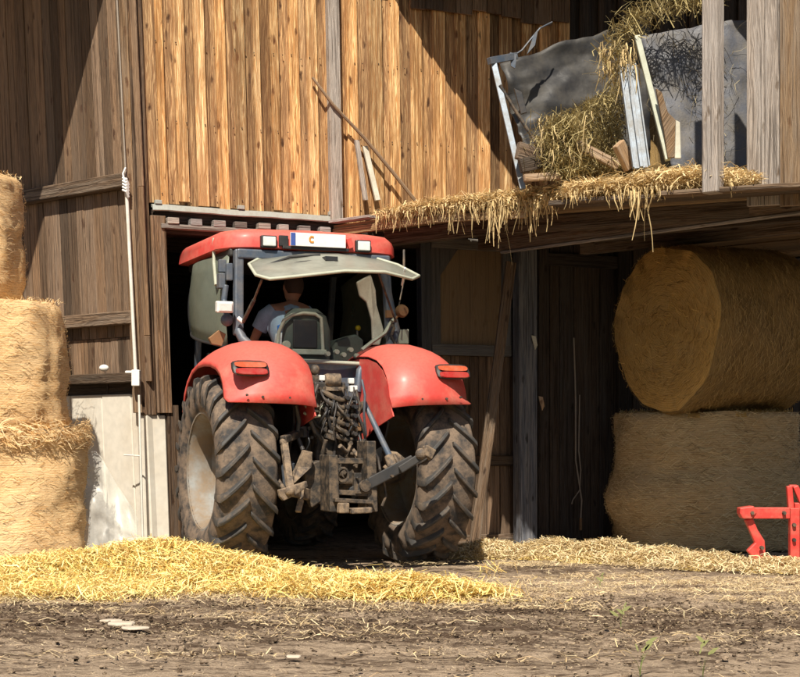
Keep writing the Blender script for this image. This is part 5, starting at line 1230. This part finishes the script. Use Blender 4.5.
# ================================================================== SMALL THINGS ON THE YARD
for k, (px, py, w, h_, lab) in enumerate(((122, 626, .10, .04, 'flat pale shard left of the other on the dirt before the heap'), (134, 630, .09, .03, 'small pale shard beside the bigger flat one'), (110, 622, .07, .02, 'thin pale chip behind the two shards'), (293, 659, .05, .03, 'small pale pebble in the dark mud track'))):
    Y = CH * F_ / (py - HZ); mb = MB(); c = at(px, py, Y); pts = [c + V((w * cos(a) * random.uniform(.7, 1.2), w * .6 * sin(a) * random.uniform(.7, 1.2), .004)) for a in np.linspace(0, 2 * PI, 7, endpoint=False)]
    mb.prism(pts, (0, .01, h_ * .5)); o = mb.build('pale_stone', M['stone'], bevel=.008); tag(o, lab, 'stone', 'pale shards on the yard')
def weed(px, py, h_, lab, n=5, bend=1):
    Y = CH * F_ / (py - HZ); b = at(px, py, Y); b.z = 0; mb = MB()
    for k in range(n):
        a = random.random() * 6.28; ln = h_ * random.uniform(.5, 1.0); lean_ = random.uniform(.1, .6) * ln * (-1 if bend < 0 and k < 2 else 1); rs = []; wd = random.uniform(.002, .0045)
        for i in range(7):
            u = i / 6; p = b + V((lean_ * u * u * cos(a), lean_ * u * u * sin(a) * .4, ln * (u - .2 * u * u))); d = V((cos(a + 1.5), sin(a + 1.5), 0)) * wd * (1 - u * .85); rs.append([p - d, p + d])
        g_ = random.uniform(.8, 1.3); mb.rings(rs, closed=False, c=(.20 * g_, .26 * g_, .07 * g_, 1))
    for k in range(4):
        p = b + V((random.uniform(-.03, .03), 0, h_ * random.uniform(.4, .9))); q = V((random.uniform(-.03, .03), 0, .015)); mb.rings([[p - V((0, 0, .006)), p + V((0, 0, .006))], [p + q - V((0, 0, .012)), p + q + V((0, 0, .012))], [p + q * 2, p + q * 2 + V((0, 0, .002))]], closed=False, c=(.34, .36, .14, 1))
    o = mb.build('weed', M['weed']); tag(o, lab, 'weed', 'thin weeds in the yard')
weed(600, 588, .11, 'slender weed nearest the hay bay')
weed(621, 628, .15, 'upright weed near the middle of the muddy track', 5)
weed(640, 676, .22, 'weed with bent leafy tip at the bottom of the picture, left of the small one', 6)
weed(703, 678, .20, 'weed with small leaves, rightmost at the bottom of the picture', 6)

# ================================================================== LIGHT, SKY, CAMERA
SD = SH * cos(EL) + V((0, 0, sin(EL)))
w = bpy.data.worlds.new('World'); bpy.context.scene.world = w; w.use_nodes = True; nt = w.node_tree
bg = nt.nodes['Background']; sky = nt.nodes.new('ShaderNodeTexSky'); sky.sky_type = 'NISHITA'; sky.sun_disc = False
sky.sun_elevation = EL; sky.sun_rotation = math.atan2(SH.x, SH.y); nt.links.new(sky.outputs[0], bg.inputs[0]); bg.inputs[1].default_value = .05
sl = bpy.data.lights.new('sun', 'SUN'); sl.energy = 4.9; sl.angle = rad(.5); sl.color = (1, .915, .775)
so = bpy.data.objects.new('sun', sl); C.objects.link(so); so.rotation_mode = 'QUATERNION'; so.rotation_quaternion = SD.to_track_quat('Z', 'Y'); so.location = (-5, 0, 12)
cam = bpy.data.cameras.new('camera'); cam.lens = F_ / 800 * 36; cam.sensor_width = 36; cam.shift_y = (HZ - 338.5) / 800; cam.clip_end = 3000
co = bpy.data.objects.new('camera', cam); C.objects.link(co); co.location = (0, 0, CH); co.rotation_euler = (PI / 2, 0, 0); bpy.context.scene.camera = co
bpy.context.scene.cycles.diffuse_bounces = 3
vs_ = bpy.context.scene.view_settings; vs_.view_transform = 'Standard'; vs_.look = 'None'; vs_.exposure = .6; vs_.gamma = 1; vs_.use_curve_mapping = False
